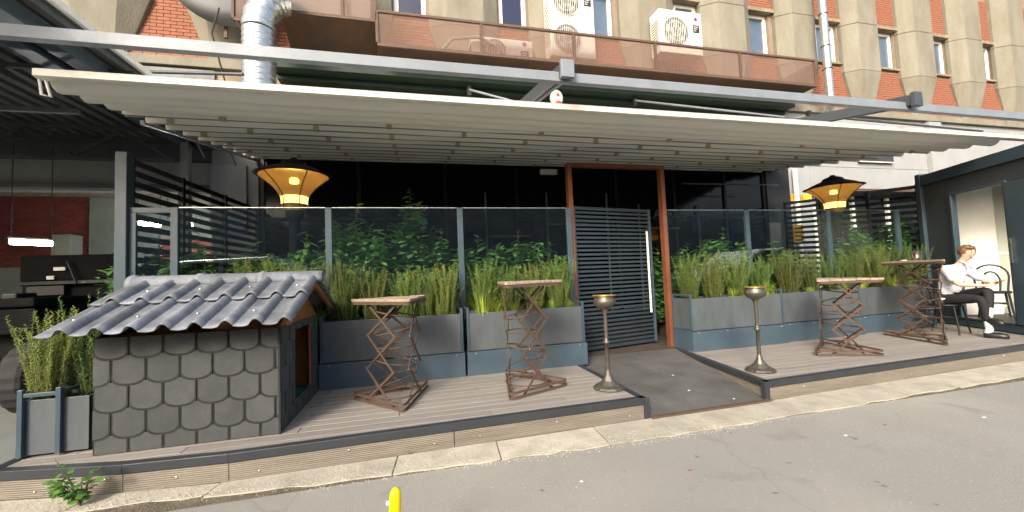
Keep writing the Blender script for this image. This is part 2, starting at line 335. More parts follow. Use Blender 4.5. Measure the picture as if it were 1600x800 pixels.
# road sheet with a gently uneven edge under the kerb
xs = [-40+i*.5 for i in range(201)]
vs = [(x, -20, 0) for x in xs]+[(x, lin(KO, min(max(x,-3.3),14))+.03*math.sin(x*3)+.12, 0) for x in xs]
struct(MB().add(vs, [(i, i+1, 201+i+1, 201+i) for i in range(200)]), 'road', M['asphalt'])
struct(MB().box(-20, -3.02, 3.2, 16, -.01, .035), 'garage_floor', M['greywall'])
pv = struct(MB().box(-3.3, 14, 3.2, 3.9, -.01, .0035), 'kerb_bed', M['dirt'])
x = -3.3; k = 0
while x < 13:
    L_ = random.uniform(.8, 1.35); x1 = min(x+L_, 13.5)
    g = .004; a = random.uniform(-.012, .012)
    j = lambda: random.uniform(-.022, .022)
    poly = [(x+g+(x1-x-2*g)*q/7, lin(KO, x+(x1-x)*q/7)+j()) for q in range(8)]+[ (x1-g+.03, lin(FR, x1)-.02), (x+g+.03, lin(FR, x)-.02)]
    t = random.uniform(-.004, .004)
    if 2.05 < x < 3.6: poly[8] = (poly[8][0], 3.62); poly[9] = (poly[9][0], 3.62)
    MB().prism(poly, 0, .012+t).build('kerb_stone', M['kerb'], pv, bevel=.006)
    x = x1
# grit gathered along the kerb edge
gm = MB(); rg_ = random.Random(9)
for q in range(2600):
    x_ = rg_.uniform(-3.2, 12) if q % 3 else rg_.uniform(-3.2, 3); y_ = lin(KO, x_)+rg_.gauss(.0, .035)+(.22*rg_.random() if q % 7 == 0 else 0); z_ = .001 if y_ < lin(KO, x_) else .013; r_ = rg_.uniform(.003, .009)
    a_ = rg_.uniform(0, 6); gm.add([(x_+r_*math.cos(a_), y_+r_*math.sin(a_), z_), (x_+r_*math.cos(a_+2), y_+r_*math.sin(a_+2), z_), (x_+r_*math.cos(a_+4.2), y_+r_*math.sin(a_+4.2), z_), (x_, y_, z_+r_*.8)], [(0,1,3),(1,2,3),(2,0,3)])
own(gm.build('grit', M['kerb'], None, kind='stuff'), 'loose grit gathered along the kerb edge', 'grit')
# ---------------------------------------------------------------- decks
def deck(name, poly_edges, x0, x1, ytop):
    sl_ = .5 if name == 'right_deck' else .05
    root = MB().prism([(x0+(.2 if sl_ > .1 else .05), 4.1), (x1-.15, 4.2), (x1-.15, ytop-.05), (x0+sl_+.03, ytop-.05)], .01, D-.04)
    root = struct(root, name, M['black'])
    y = 3.42; r = 0
    while y < ytop-.02:
        yb = min(y+.138, ytop); xa = x0; off = (r % 3)*.83
        joints = [x0]+[x0-.4+off+2.45*i for i in range(0, 8) if x0+.25 < x0-.4+off+2.45*i < x1-.25]+[x1]
        for i in range(len(joints)-1):
            poly = [(joints[i]+.003, y), (joints[i+1]-.003, y), (joints[i+1]-.003, yb-.006), (joints[i]+.003, yb-.006)]
            for (a, b) in poly_edges:
                if len(poly) > 2: poly = clip(poly, a, b)
            if len(poly) > 2:
                w_ = max(p[0] for p in poly)-min(p[0] for p in poly)
                if w_ > .04: MB().prism(poly, D-.028, D).build('deck_board', M['deck'], root, bevel=.003)
        y += .138; r += 1
    return root
edgesL = [(FR[i], FR[i+1]) for i in range(4)]
def shift(e, d): (a, b) = e; return ((a[0], a[1]+d), (b[0], b[1]+d))
dl = deck('left_deck', [shift(e, .07) for e in edgesL]+[((2.12, 0), (2.16, 6))], -3.05, 2.3, 5.8)
dr = deck('right_deck', [shift((FR[i], FR[i+1]), .07) for i in (5, 6)]+[((4.1, 5.8), (3.72, 3.6))], 3.6, 13.9, 5.95)
def edging(pts, root, zb=None, first=True):
    # trim (L-shaped angle) and grooved fascia under it, following pts
    for i in range(len(pts)-1):
        a = Vector((*pts[i], 0)); b = Vector((*pts[i+1], 0)); d = (b-a).normalized(); n = Vector((-d.y, d.x, 0))
        prof = [(0, D-.062), (.016, D-.062), (.016, D-.01), (.075, D-.01), (.075, D+.006), (0, D+.006)]
        vs = [p+n*y+Vector((0,0,z)) for p in (a, b) for y, z in prof]; m_ = len(prof)
        MB().add(vs, [(q, m_+q, m_+(q+1)%m_, (q+1)%m_) for q in range(m_)]+[tuple(range(m_)), tuple(range(m_, 2*m_))[::-1]]).build('edge_trim', M['trim'], root, bevel=.004, fix=True)
        z0a, z0b = (zb[i], zb[i+1]) if zb else (.0, .0)
        prof = [(.03, 0)]; ng = 9
        for q in range(ng):
            t0, t1 = q/ng, (q+1)/ng
            prof += [(.012, t0+.15/ng), (.012, t1-.3/ng), (.02, t1-.22/ng), (.02, t1)]
        prof += [(.03, 1)]
        vs = []; m_ = len(prof)
        for p, z0 in ((a, z0a), (b, z0b)):
            for y, t in prof: vs.append(p+d*(.004 if p is a else -.004)+n*y+Vector((0,0,z0+(D-.066-z0)*t)))
        MB().add(vs, [(q, m_+q, m_+q+1, q+1) for q in range(m_-1)]+[tuple(range(m_)), tuple(range(m_, 2*m_))[::-1]]).build('fascia_board', M['fascia'], root, fix=True)
        if z0a < .05 and z0b < .05:
            for t in ((.12, .5, .9) if (b-a).length > 1 else (.5,)):
                c = a+(b-a)*t-n*(-.008)+Vector((0,0,.075+.03*math.sin(i*5+t*9)))
                sc_o = MB().lathe([(.008, 0), (.006, .004), (0, .005)], n=10).build('screw', M['steel'], root, local=True)
                sc_o.location = c-rootoff(root); sc_o.rotation_euler = (PI/2, 0, 0)
edging(FR[:5][:], dl)
edging([(FR[4][0]-.0, FR[4][1]+.0), (2.22, 5.7)], dl, zb=[.02, .17]); 
MB().box(2.17, 2.225, 3.595, 3.65, 0, D-.003).build('corner_post', M['trim'], dl, bevel=.003)
edging([(4.05, 5.75), (3.655, 3.63)], dr, zb=[.17, .02])
edging(FR[5:], dr)
MB().box(3.64, 3.70, 3.618, 3.675, 0, D-.003).build('corner_post', M['trim'], dr, bevel=.003)
edging([(-3.05, 5.8), (-3.05, 3.79)], dl)
# ramp
zr = lambda x, y: .03+(D-.03)*min(1, max(0, (y-3.6)/2.1))
rp = struct(MB().add([(2.20,3.56,.01),(3.72,3.58,.01),(4.1,5.7,D),(2.235,5.7,D),(2.20,3.56,-.005),(3.72,3.58,-.005)], [(0,1,2,3),(4,5,1,0)]), 'ramp', M['mat'])
MB().bar((2.22,3.575,.02),(3.66,3.6,.02), .05, .02).build('edge_strip', M['rust'], rp, bevel=.004)
struct(MB().box(-3.4, 11, 5.702, 9.8, .0, D-.001), 'terrace_floor', M['floorin'])
# small litter on ramp and road
LIT = ['small leaf scrap in the middle of the ribbed ramp mat', 'white paper fleck on the ramp mat below its middle', 'white fleck at the lower right corner of the ramp mat', 'leaf scrap near the left edge of the ramp mat', 'white fleck on the ramp mat close to the gate frame',
 'white litter fleck on the asphalt, farthest right', 'small orange leaf scrap on the asphalt right of the ramp', 'white litter fleck on the asphalt in front of the right deck corner', 'white litter fleck nearest the camera at the right', 'orange leaf scrap on the asphalt before the left deck corner', 'white litter fleck on the asphalt left of the ramp']
for i, (x_, y_) in enumerate([(2.75,4.4),(3.05,4.1),(3.35,3.75),(2.5,3.95),(3.2,4.6),(5.0,2.6),(4.4,2.9),(3.5,2.7),(5.6,2.2),(1.9,2.6),(1.1,2.7)]):
    zz = zr(x_, y_) if y_ > 3.6 else .0
    if y_ > 3.6: zz = .01+(D-.01)*(y_-3.57)/2.13
    o = MB().prism([(x_+.016*math.cos(q*1.3+i)*(1+.5*math.sin(q*3+i)), y_+.012*math.sin(q*1.3+i)) for q in range(5)], zz, zz+.003).build('paper_scrap', M['white'] if i % 3 else M['ply'])
    own(o, LIT[i], 'litter', 'litter flecks on ramp' if y_ > 3.6 else 'litter flecks on road')

# ---------------------------------------------------------------- planters
def planter(x0, x1, y0, y1, label, skirt=True, pxs=None, rot=None, group='planters under the glass screens', h=.8, name='planter', slope=0):
    t = empty(name, ((x0+x1)/2, y0, D), label, 'planter', group)
    zb = D+(.31 if skirt else .02); zt = D+h
    MB().box(x0+.035, x1-(.035 if skirt else .012), y0+(.012 if skirt else .036), y0+(.03 if skirt else .054), zb, zt).build('front_panel', M['panel'], t, bevel=.003)
    MB().box(x0+.035, x1-.035, y1-.03, y1-.012, zb, zt).build('back_panel', M['panel'], t, bevel=.003)
    for xx in (x0+.012, x1-.03): MB().box(xx, xx+.018, y0+.034, y1-.034, zb, zt).build('side_panel', M['panel'], t, bevel=.003)
    for xx in (pxs or (x0, x1-.034)):
        for yy in (y0, y1-.034): MB().box(xx, xx+.034, yy, yy+.034, zb-.005, zt+(.07 if skirt else .09)).build('corner_post', M['navy'], t, bevel=.003)
        MB().box(xx+.002, xx+.032, y0+.035, y1-.035, zt+.04, zt+.068).build('side_rail', M['navy'], t, bevel=.003)
        MB().box(xx+.006, xx+.028, y0+.035, y1-.035, zb-.004, zb+.03).build('side_rail', M['navy'], t, bevel=.003)
    MB().box(x0+.03, x1-.03, y0+(.03 if skirt else .056), y1-.03, zt-.1, zt-.045).build('soil', M['soil'], t)
    if skirt:
        MB().box(x0-.01, x1+.01, y0-.035, y1, D+.001, zb-.008).build('base_skirting', M['skirt'], t, bevel=.004)
        n_ = max(2, int((x1-x0)/.42))
        for i in range(n_):
            s = MB().lathe([(.008, 0), (.006, .004), (0, .005)], n=8).build('screw', M['steel'], t, local=True)
            s.location = Vector((x0+.1+(x1-x0-.2)*i/(n_-1), y0-.035, zb-.03))-rootoff(t); s.rotation_euler = (PI/2, 0, 0)
    return t
planter(-2.9, -1.15, 5.25, 5.72, 'grey panel planter half hidden behind the tiled kennel')
planter(-1.12, .6, 5.25, 5.72, 'grey panel planter behind the lower bar table left of the gate')
planter(.65, 2.3, 5.25, 5.72, 'grey panel planter ending at the left side of the gate')
planter(4.1, 5.86, 5.35, 5.8, 'grey panel planter starting at the right side of the gate')
planter(5.9, 7.62, 5.42, 5.87, 'grey panel planter behind the low bar table on the right deck')
planter(7.66, 9.5, 5.5, 5.95, 'grey panel planter behind the tall bar table beside the seated person')
fp = planter(-3.0, -2.55, 3.96, 4.42, 'small navy grey box planter at the far left, beside the tiled kennel', skirt=False, group=None, h=.44, pxs=(-3.0, -2.76))
MB().box(-2.965, -2.762, 3.965, 3.99, D+.47, D+.5).build('top_bar', M['navy'], fp, bevel=.003)
# ---------------------------------------------------------------- glass screens
def screen(xs_, y, label, z1=2.49):
    t = empty('glass_screen', (xs_[0], y, D), label, 'glass screen', 'glass screens behind the planters')
    for xx in xs_: MB().box(xx-.04, xx+.04, y-.03, y+.03, D, z1).build('post', M['navy'], t, bevel=.004)
    for a, b in zip(xs_, xs_[1:]):
        MB().box(a+.042, b-.042, y-.005, y+.005, D+.35, z1-.006).build('pane', M['glass'], t)
        MB().box(a+.042, b-.042, y-.007, y+.007, z1-.005, z1+.004).build('edge_highlight', M['galv'], t)  # bright strip stands in for the highlight along the glass edge
        MB().box(a+.042, b-.042, y-.02, y+.02, D+.02, D+.34).build('bottom_rail', M['navy'], t, bevel=.003)
    return t
s1 = screen([-2.87, -1.1, .67, 2.36], 5.8, 'glass screen in navy posts running from the left fence to the gate')
s2 = screen([4.18, 5.87, 7.75, 9.55], 5.98, 'glass screen in navy posts right of the orange gate frame')
t = empty('glass_screen', (-3.4, 5.8, D), 'narrow glass side panel between tall navy post and glass screen', 'glass screen')
MB().box(-3.46, -3.34, 5.73, 5.87, .04, 3.16).build('tall_post', M['navy'], t, bevel=.005)
MB().box(-3.338, -2.912, 5.78, 5.82, 2.42, 2.486).build('top_rail', M['navy'], t, bevel=.003)
MB().box(-3.338, -3.27, 5.78, 5.82, .2, 2.418).build('inner_post', M['navy'], t, bevel=.003)
MB().box(-3.268, -2.912, 5.797, 5.803, .4, 2.418).build('pane', M['glass'], t)
# ---------------------------------------------------------------- gate
g = empty('gate_frame', (3.2, 5.87, D), 'rust orange steel portal frame around the slatted gate', 'door frame')
for x0 in (2.39, 4.05): MB().box(x0, x0+.07, 5.82, 5.93, D+.002, 3.16).build('upright', M['corten'], g, bevel=.003)
MB().box(2.39, 4.12, 5.82, 5.93, 3.162, 3.215).build('lintel', M['corten'], g, bevel=.003)
g = empty('slatted_gate', (2.52, 5.93, D), 'dark horizontal slat gate leaf with long steel pull handle', 'gate')
A_, B_ = Vector((2.50, 5.93, 0)), Vector((4.06, 6.26, 0)); dg_ = (B_-A_).normalized(); ang = math.atan2(dg_.y, dg_.x)
gz0, gz1 = D+.035, 2.545
for p in (A_, B_):
    MB().bar(p+Vector((0,0,gz0)), p+Vector((0,0,gz1)), .045, .045, up=(0,1,0)).build('stile', M['navy'], g, bevel=.003)
ns = 34
for i in range(ns):
    z = gz0+.03+(gz1-gz0-.06)*i/(ns-1)
    MB().bar(A_+dg_*.025+Vector((0,0,z)), B_-dg_*.025+Vector((0,0,z)), .022, .036 if i not in (0, ns-1) else .05).build('slat', M['slatnavy'], g)
MB().bar(A_+dg_*.025+Vector((.012,.03,1.35)), B_-dg_*.025+Vector((.012,.03,1.35)), .01, .03).build('cross_bar', M['navy'], g)
hp = B_-dg_*.13+Vector((dg_.y, -dg_.x, 0))*.07
h = MB().tube([hp+Vector((0,0,.75)), hp+Vector((0,0,2.15))], .019, 12).build('handle', M['acwhite'], g)  # pale enamel colour stands in for the bright sheen of the steel
for z in (.95, 1.97): MB().tube([hp+Vector((0,0,z)), hp-Vector((dg_.y, -dg_.x, 0))*.06+Vector((0,0,z))], .01, 8).build('handle_bracket', M['steel'], h)

# ---------------------------------------------------------------- slat fences
def slat_fence(a, b, za, zb, post_ts, label, n=21, zlow=.35):
    t = empty('slat_fence', (a[0], a[1], D), label, 'fence', None)
    a = Vector((*a, 0)); b = Vector((*b, 0))
    for p in post_ts:
        c = a+(b-a)*p; MB().box(c.x-.035, c.x+.035, c.y-.035, c.y+.035, D, za+(zb-za)*p+.02).build('post', M['black'], t)
    for i in range(n):
        f = i/(n-1)
        for p, q in zip(post_ts, post_ts[1:]):
            z0 = zlow+(za+(zb-za)*p-zlow-.03)*f; z1 = zlow+(za+(zb-za)*q-zlow-.03)*f; u = (b-a).normalized()*.037
            MB().bar(a+(b-a)*p+u+Vector((0,0,z0)), a+(b-a)*q-u+Vector((0,0,z1)), .02, .075).build('slat', M['fin'], t)
    return t
slat_fence((-3.4, 5.9), (-3.28, 9.72), 3.12, 3.16, [.0, .28, .62, 1], 'dark slatted fence running back from the tall navy post on the left')
slat_fence((10.25, 6.0), (10.75, 9.5), 3.02, 3.32, [.0, .3, .66, 1], 'dark slatted fence between the container kiosk and the white wall')

# ---------------------------------------------------------------- awning
PZ = lambda y: 3.50+.17*(y-4.67)
aw = empty('retractable_awning', (3.5, 4.5, 3.4), 'long cream pleated retractable awning over the terrace', 'awning')
XL, XR = -3.22, 9.7
prof = [(4.36,PZ(4.4)-.035),(4.36,PZ(4.4)+.025),(4.39,PZ(4.4)+.045),(4.46,PZ(4.4)+.045),(4.48,PZ(4.4)),(4.46,PZ(4.4)-.04),(4.39,PZ(4.4)-.045)]
MB().extrude(prof, XL-.03, 10.6).build('front_bar', M['awnbar'], aw, fix=True)
pl_y = [4.47]; 
while pl_y[-1] < 9.6: pl_y.append(pl_y[-1]+(.32 if len(pl_y) < 4 else .42))
clipx = [-2.95, -2.2, -1.25, -.27, .78, 1.85, 2.92, 3.98, 5.05, 6.6, 7.95, 9.2]
for i, (ya, yb) in enumerate(zip(pl_y, pl_y[1:])):
    za, zb = PZ(ya), PZ(yb); h = .15 if i < 3 else .125
    pr = []
    nseg = 6
    if i < 3:    # soft sagging fold
        for q in range(nseg+1):
            f = q/nseg; pr.append((ya+(yb-ya)*f, za+(zb-za)*f-h*math.sin(PI*min(1, f*1.0))**.7*(1-.35*f)))
    else:
        pr = [(ya, za), (ya-.004, za-h*.55), (ya+.012, za-h), (ya+.05, za-h*.93), (yb-.05, zb-.02), (yb, zb)]
    n_ = len(pr); st = 28; vs = []
    for s_ in range(st+1):
        x_ = XL+(XR-XL)*s_/st
        for (y, z) in pr: vs.append((x_, y, z+(.006*math.sin(x_*2.3+i)+.004*math.sin(x_*5.1+i*2)) * (1 if 0 < y-ya < (yb-ya)*.95 else 0)))
    fs = [(s_*n_+q, (s_+1)*n_+q, (s_+1)*n_+q+1, s_*n_+q+1) for s_ in range(st) for q in range(n_-1)]
    MB().add(vs, fs, i < 3).build('fabric_fold', M['fabric'], aw)
    if i >= 3:
        MB().tube([(XL+.02, ya+.03, za-h-.004), (XR-.02, ya+.03, za-h-.004)], .008, 6).build('long_bar', M['beam'], aw)  # added dark rod, stands in for the shadow line under each pleat
        for q_, x_ in enumerate(clipx):
            if (i+q_) % 2: continue
            MB().box(x_-.034, x_+.034, ya-.025, ya+.03, PZ(ya)-h-.02, PZ(ya)-h+.07).build('clip', M['clip'], aw)
MB().extrude([(4.47,PZ(4.47)+.005),(9.75,PZ(9.75)+.005),(9.75,PZ(9.75)+.02),(4.47,PZ(4.47)+.02)], XL, XR).build('fabric_top', M['fabric'], aw, fix=True)
for x_ in (XL-.06,):
    MB().bar((x_, 5.9, PZ(5.9)-.12), (x_, 9.7, PZ(9.7)-.12), .05, .05).build('side_rail', M['beam'], aw)
    for y in (7.2, 8.4): MB().bar((x_, y, PZ(y)-.14), (x_, y+.25, PZ(y)-.32), .02, .02).build('rail_brace', M['beam'], aw)
    MB().tube([(XL-.02,4.42,PZ(4.4)-.04),(XL-.01,4.43,PZ(4.4)-.18),(XL+.06,4.43,PZ(4.4)-.2),(XL+.02,4.43,PZ(4.4)-.05)], .012, 6).build('tie_strap', M['white'], aw)
# pergola steel
b_ = MB().box(-6, 13, 4.12, 4.2, 3.63, 3.74).build('steel_beam', M['beam'], None, bevel=.004); own(b_, 'long light grey steel beam crossing above the awning', 'beam')
for i, (xp, lb) in enumerate([((878+894)/2, 'projecting dark rafter above the middle of the awning'), (1432, 'projecting dark rafter above the awning towards its right end')]):
    c = atY(xp, 108 if i == 0 else 155, 4.03)
    t = empty('awning_rafter', c, lb, 'rafter', 'rafters projecting over the awning')
    dz = .2
    MB().bar(c+Vector((0,.03,0)), c+Vector((0,5.4,5.4*dz)), .13, .15).build('rafter', M['beamdk'], t, bevel=.004)
    MB().box(c.x-.075, c.x+.075, c.y-.03, c.y+.03, c.z-.1, c.z+.1).build('end_cap', M['beam'] if i == 0 else M['beamdk'], t, bevel=.004)
    MB().bar(c+Vector((0,.07,-.079)), c+Vector((0,5.4,5.4*dz-.079)), .03, .01).build('groove_strip', M['black'], t)

# ---------------------------------------------------------------- building
W = 9.9
bl = empty('brick_building', (4, W+.4, 0), 'brick and concrete building with hopper-shaped pilasters above the terrace', 'building')
# wall core (mortar) with window openings above z=6.4
wins = [(-5.1,.85),(-2.55,.85),(.08,.8),(2.74,.78),(5.3,.78),(8.1,.85),(10.66,.92),(13.45,.9),(16.02,.9),(18.57,.9),(21.0,.9),(23.4,.9)]
wz0, wz1 = 8.08, 9.42
mb = MB(); px = -12
for c, w_ in wins:
    mb.box(px, c-w_/2, W+.03, W+.3, 6.3, 12); mb.box(c-w_/2, c+w_/2, W+.03, W+.3, 6.3, wz0); mb.box(c-w_/2, c+w_/2, W+.03, W+.3, wz1, 12); px = c+w_/2
mb.box(px, 30, W+.03, W+.3, 6.3, 12); mb.build('wall_core', M['mortar'], bl)
# bricks
bricks = []
bw, bh, gp = .25, .078, .012
for wi, (c, w_) in enumerate(wins):
    lo = (wins[wi-1][0]+c)/2 if wi else c-1.1
    hi = (wins[wi+1][0]+c)/2 if wi < len(wins)-1 else c+1.2
    lo += .36; hi -= .36
    for row in range(int((11.2-6.55)/bh)):
        z = 6.55+row*bh; off = (row % 2)*bw/2
        if z+bh > wz0-.06 and z < wz1+.1: continue
        for k in range(int(math.floor(lo/bw))-1, int(hi/bw)+2):
            xa = max(k*bw+off, lo); xb = min(k*bw+off+bw-gp, hi)
            if xb-xa > .04: bricks.append((xa, xb, z))
def inview(x, y, z):
    v = R.transposed() @ (Vector((x, y, z))-CAM)
    if v.z > -.1: return False
    u, q = 800+F*v.x/-v.z, 400-F*v.y/-v.z
    return -30 < u < 1630 and -25 < q < 170
vis = [b for b in bricks if inview((b[0]+b[1])/2, W, b[2])]
vis.sort(key=lambda b: (abs((b[0]+b[1])/2)**2+(b[2]-1.45)**2))
full = [b for b in vis if b[1]-b[0] > .2][:290]
fs_ = set(full)
bm_ = MB().box(-.5, .5, 0, 1, 0, 1).mesh('brick'); bm_.materials.append(M['brick'])
for (xa, xb, z) in full:
    inst('brick', bm_, bl, ((xa+xb)/2, W+random.uniform(-.003, .003), z), (xb-xa, .05, bh-gp))
rest = MB(); 
for bk in bricks:
    if bk not in fs_: rest.box(bk[0], bk[1], W, W+.05, bk[2], bk[2]+bh-gp)
rest.build('brickwork', M['brick'], bl, kind='stuff')
# windows
def window(c, w_, parent, glass, y=W+.16, z0=wz0, z1=wz1, fr=.07):
    f = MB(); f.box(c-w_/2, c-w_/2+fr, y-.04, y+.04, z0, z1).box(c+w_/2-fr, c+w_/2, y-.04, y+.04, z0, z1).box(c-w_/2+fr, c+w_/2-fr, y-.04, y+.04, z0, z0+fr).box(c-w_/2+fr, c+w_/2-fr, y-.04, y+.04, z1-fr, z1)
    f = f.build('window', M['white'], parent, bevel=.004)
    s = MB(); i_ = fr+.004; t_ = .035
    s.box(c-w_/2+i_, c-w_/2+i_+t_, y-.055, y+.01, z0+i_, z1-i_).box(c+w_/2-i_-t_, c+w_/2-i_, y-.055, y+.01, z0+i_, z1-i_).box(c-w_/2+i_+t_, c+w_/2-i_-t_, y-.055, y+.01, z0+i_, z0+i_+t_).box(c-w_/2+i_+t_, c+w_/2-i_-t_, y-.055, y+.01, z1-i_-t_, z1-i_)
    s.build('sash', M['white'], f)
    MB().box(c-w_/2+.05, c+w_/2-.05, y, y+.01, z0+.05, z1-.05).build('pane', glass, f)
    return f
for i, (c, w_) in enumerate(wins):
    window(c, w_-.02, bl, M['winnavy'] if i in (2, 3) else M['winglass'])
    MB().box(c-w_/2-.1, c+w_/2+.1, W-.07, W+.12, wz0-.07, wz0-.001).build('sill', M['concd'], bl, bevel=.006)
    MB().box(c-w_/2-.12, c+w_/2+.12, W-.1, W+.12, wz1+.001, wz1+.11).build('window_lintel', M['concd'], bl, bevel=.006)
# pilasters between windows
pcs = [-6.2]+[(wins[i][0]+wins[i+1][0])/2 for i in range(len(wins)-1)]
for i, c in enumerate(pcs):
    W2 = .88 if i < 7 else .8
    def ring(z, hw, fw, dp): return [(c-hw, W+.02, z), (c-hw, W-dp*.25, z), (c-fw, W-dp, z), (c+fw, W-dp, z), (c+hw, W-dp*.25, z), (c+hw, W+.02, z)]
    levels = [(7.72, W2, W2*.52, .36), (9.3, W2, W2*.52, .36), (12, W2, W2*.52, .36)]
    mbp = MB(); r0 = ring(6.45, W2*.48, W2*.3, .14); r1 = ring(7.715, W2, W2*.52, .36)
    mbp.add(r0+r1, [(q, q+1, 6+q+1, 6+q) for q in range(5)]+[(0,1,2,3,4,5)])
    mbp.build('pilaster_hopper', M['conc'], bl, bevel=.01, fix=True)
    for (z0, a, b, d), (z1, *_) in zip(levels, levels[1:]):
        r0 = ring(z0+.004, a, b, d); r1 = ring(z1-.006, a, b, d)
        MB().add(r0+r1, [(q, q+1, 6+q+1, 6+q) for q in range(5)]+[(0,1,2,3,4,5),(6,7,8,9,10,11)]).build('pilaster', M['conc'], bl, bevel=.012, fix=True)
# string course and lower band
MB().box(-12, 30, W-.22, W+.25, 6.24, 6.44).build('string_course', M['conc'], bl, bevel=.01)
for i in range(9):
    MB().box(-3.2+i*1.6, -3.2+(i+1)*1.6-.012, W-.12, W+.2, 4.62, 6.235).build('concrete_panel', M['concd'], bl, bevel=.006)
MB().box(-12, -3.21, W-.1, W+.2, 4.72, 6.235).build('concrete_panel', M['concd'], bl, bevel=.006)
MB().box(-12, -3.4, W-.25, W-.11, 5.5, 5.68).build('ledge_moulding', M['conc'], bl, bevel=.01)
# white wall to the right
for i, (xa, xb) in enumerate([(11.2, 12.15), (12.16, 16.9), (16.91, 22), (22.01, 30)]):
    MB().box(xa, xb, W-.1, W+.2, 4.55, 6.235).build('white_wall_panel', M['render'], bl, bevel=.004)
    MB().box(xa, xb, W-.1, W+.2, 3.86 if i else 1.9, 4.54).build('white_wall_panel', M['render'], bl, bevel=.004)
MB().box(17.3, 17.9, W-.25, W-.101, 3.86, 6.2).build('white_pier', M['render'], bl, bevel=.006)
MB().box(12.15, 30, W-.1, W+.6, 3.78, 3.855).build('rusty_lintel', M['rust'], bl)
MB().box(12.15, 30, W+.6, W+.7, .0, 3.85).build('shop_glazing', M['darkglass'], bl)
for x_ in (12.9, 14.6, 16.2, 18): MB().box(x_, x_+.12, W+.5, W+.59, 0, 3.77).build('shop_mullion', M['white'], bl)
MB().box(11.2, 12.14, W-.1, W+.2, 0, 1.89).build('grey_wall_panel', M['greywall'], bl)
# restaurant front: dark glazing with frame
sf = empty('restaurant_front', (4, W-.1, D), 'black glazed restaurant front behind the terrace', 'shopfront')
xs_ = [-3.2, -1.2, .8, 2.6, 4.0, 5.4, 7.2, 8.9, 10.3]
for a, b in zip(xs_, xs_[1:]):
    MB().box(a+.04, b-.04, W-.09, W-.07, .5, 2.9).build('pane', M['darkglass'], sf); MB().box(a+.04, b-.04, W-.09, W-.07, 2.98, 4.5).build('pane', M['darkglass'], sf)
for a in xs_: MB().box(a-.04, a+.04, W-.14, W-.05, D, 4.6).build('mullion', M['black'], sf)
MB().box(-3.2, 10.3, W-.13, W-.06, 2.901, 2.979).build('transom', M['black'], sf)
MB().box(-3.2, 10.3, W-.13, W-.06, D, .49).build('plinth', M['black'], sf)
MB().box(-3.24, 10.7, W-1.2, W-.14, 4.34, 4.42).build('canopy_soffit', M['soffit'], sf)
MB().box(10.341, 11.19, W-.2, W+.1, D, 4.6).build('end_pier', M['black'], sf)
MB().box(10.30, 10.70, W-.24, W-.201, D, 2.75).build('side_door', M['greywall'], sf, bevel=.005)
MB().lathe([(.0,0),(.03,.01),(.03,.03),(0,.04)], n=12).build('door_knob', M['black'], sf, local=True).location = Vector((10.6, W-.28, 1.35))-rootoff(sf)
# glazed inner doors with pale frames, seen dimly through the screen
for x_ in (1.75, 3.35, 5.05): MB().box(x_, x_+.05, W-.17, W-.141, .4, 3.6).build('door_bar', M['greywall'], sf)
for x_ in (6.0, 7.9): MB().box(x_, x_+.05, W-.17, W-.141, .4, 3.3).build('door_bar', M['greywall'], sf)
for z_, xa in ((2.45, 1.85), (2.75, 3.4), (2.6, 6.2)): MB().box(xa, xa+1.1, W-.17, W-.141, z_, z_+.06).build('door_bar', M['greywall'], sf)
wl = text_obj('wall_lettering', 'ARKUS', .34, (6.98, W-.2, 3.02), (PI/2, 0, 0), M['letter']); own(wl, 'thin grey capital letters on the dark glazing beside the gate', 'sign lettering')
# linear lamps under the canopy
for i, (xa, xb, yy, lb) in enumerate([(6.9, 10.0, 9.0, 'long thin ceiling strip under the awning left of the right heater lamp')]):
    o = MB().box(xa, xb, yy, yy+.04, 3.71, 3.735).build('ceiling_strip_light', M['greywall']); own(o, lb, 'ceiling light', None)
o = MB().box(*(lambda c: (c.x-.2, c.x+.2, c.y, c.y+.1, c.z-.06, c.z+.06))(atY(858, 268, 8.6))).build('emergency_light', M['acwhite'], None, bevel=.01); own(o, 'small pale box light above the terrace left of the gate frame', 'light')

# green cassette, string of small parts on facade
t = empty('green_cassette', (4, W-.5, 6.1), 'dark green long awning cassette below the rusty walkway', 'awning box')
MB().box(-2.8, 11.0, W-.75, W-.23, 6.1, 6.235).build('cassette', M['green'], t, bevel=.01)
MB().box(-2.8, 11.0, W-.42, W-.13, 6.0, 6.098).build('lower_cassette', M['green'], t, bevel=.01)
# ---------------------------------------------------------------- walkway
BY = 8.6
wk = empty('rusty_walkway', (5, BY, 6.45), 'rusty steel mesh walkway for air conditioners along the facade', 'walkway')
MB().box(-.62, 11.15, BY+.03, W-.23, 6.45, 6.49).build('floor_plate', M['soffit'], wk)
MB().bar((-.62,BY,6.47),(11.15,BY,6.47), .06, .07).build('bottom_rail', M['rust'], wk, bevel=.004)
MB().bar((-.62,BY,7.2),(11.15,BY,7.2), .06, .055).build('top_rail', M['rust'], wk, bevel=.004)
stn = [-.62, 1.62, 3.85, 6.05, 8.6, 11.12]
for x_ in stn: MB().box(x_-.03, x_+.03, BY-.03, BY+.03, 6.51, 7.17).build('post', M['rust'], wk, bevel=.003)
for a, b in zip(stn, stn[1:]): MB().box(a+.032, b-.032, BY-.003, BY+.003, 6.51, 7.17).build('mesh_panel', M['meshscr'], wk)
MB().box(11.117, 11.123, BY+.03, W-.25, 6.51, 7.17).build('mesh_panel', M['meshscr'], wk)
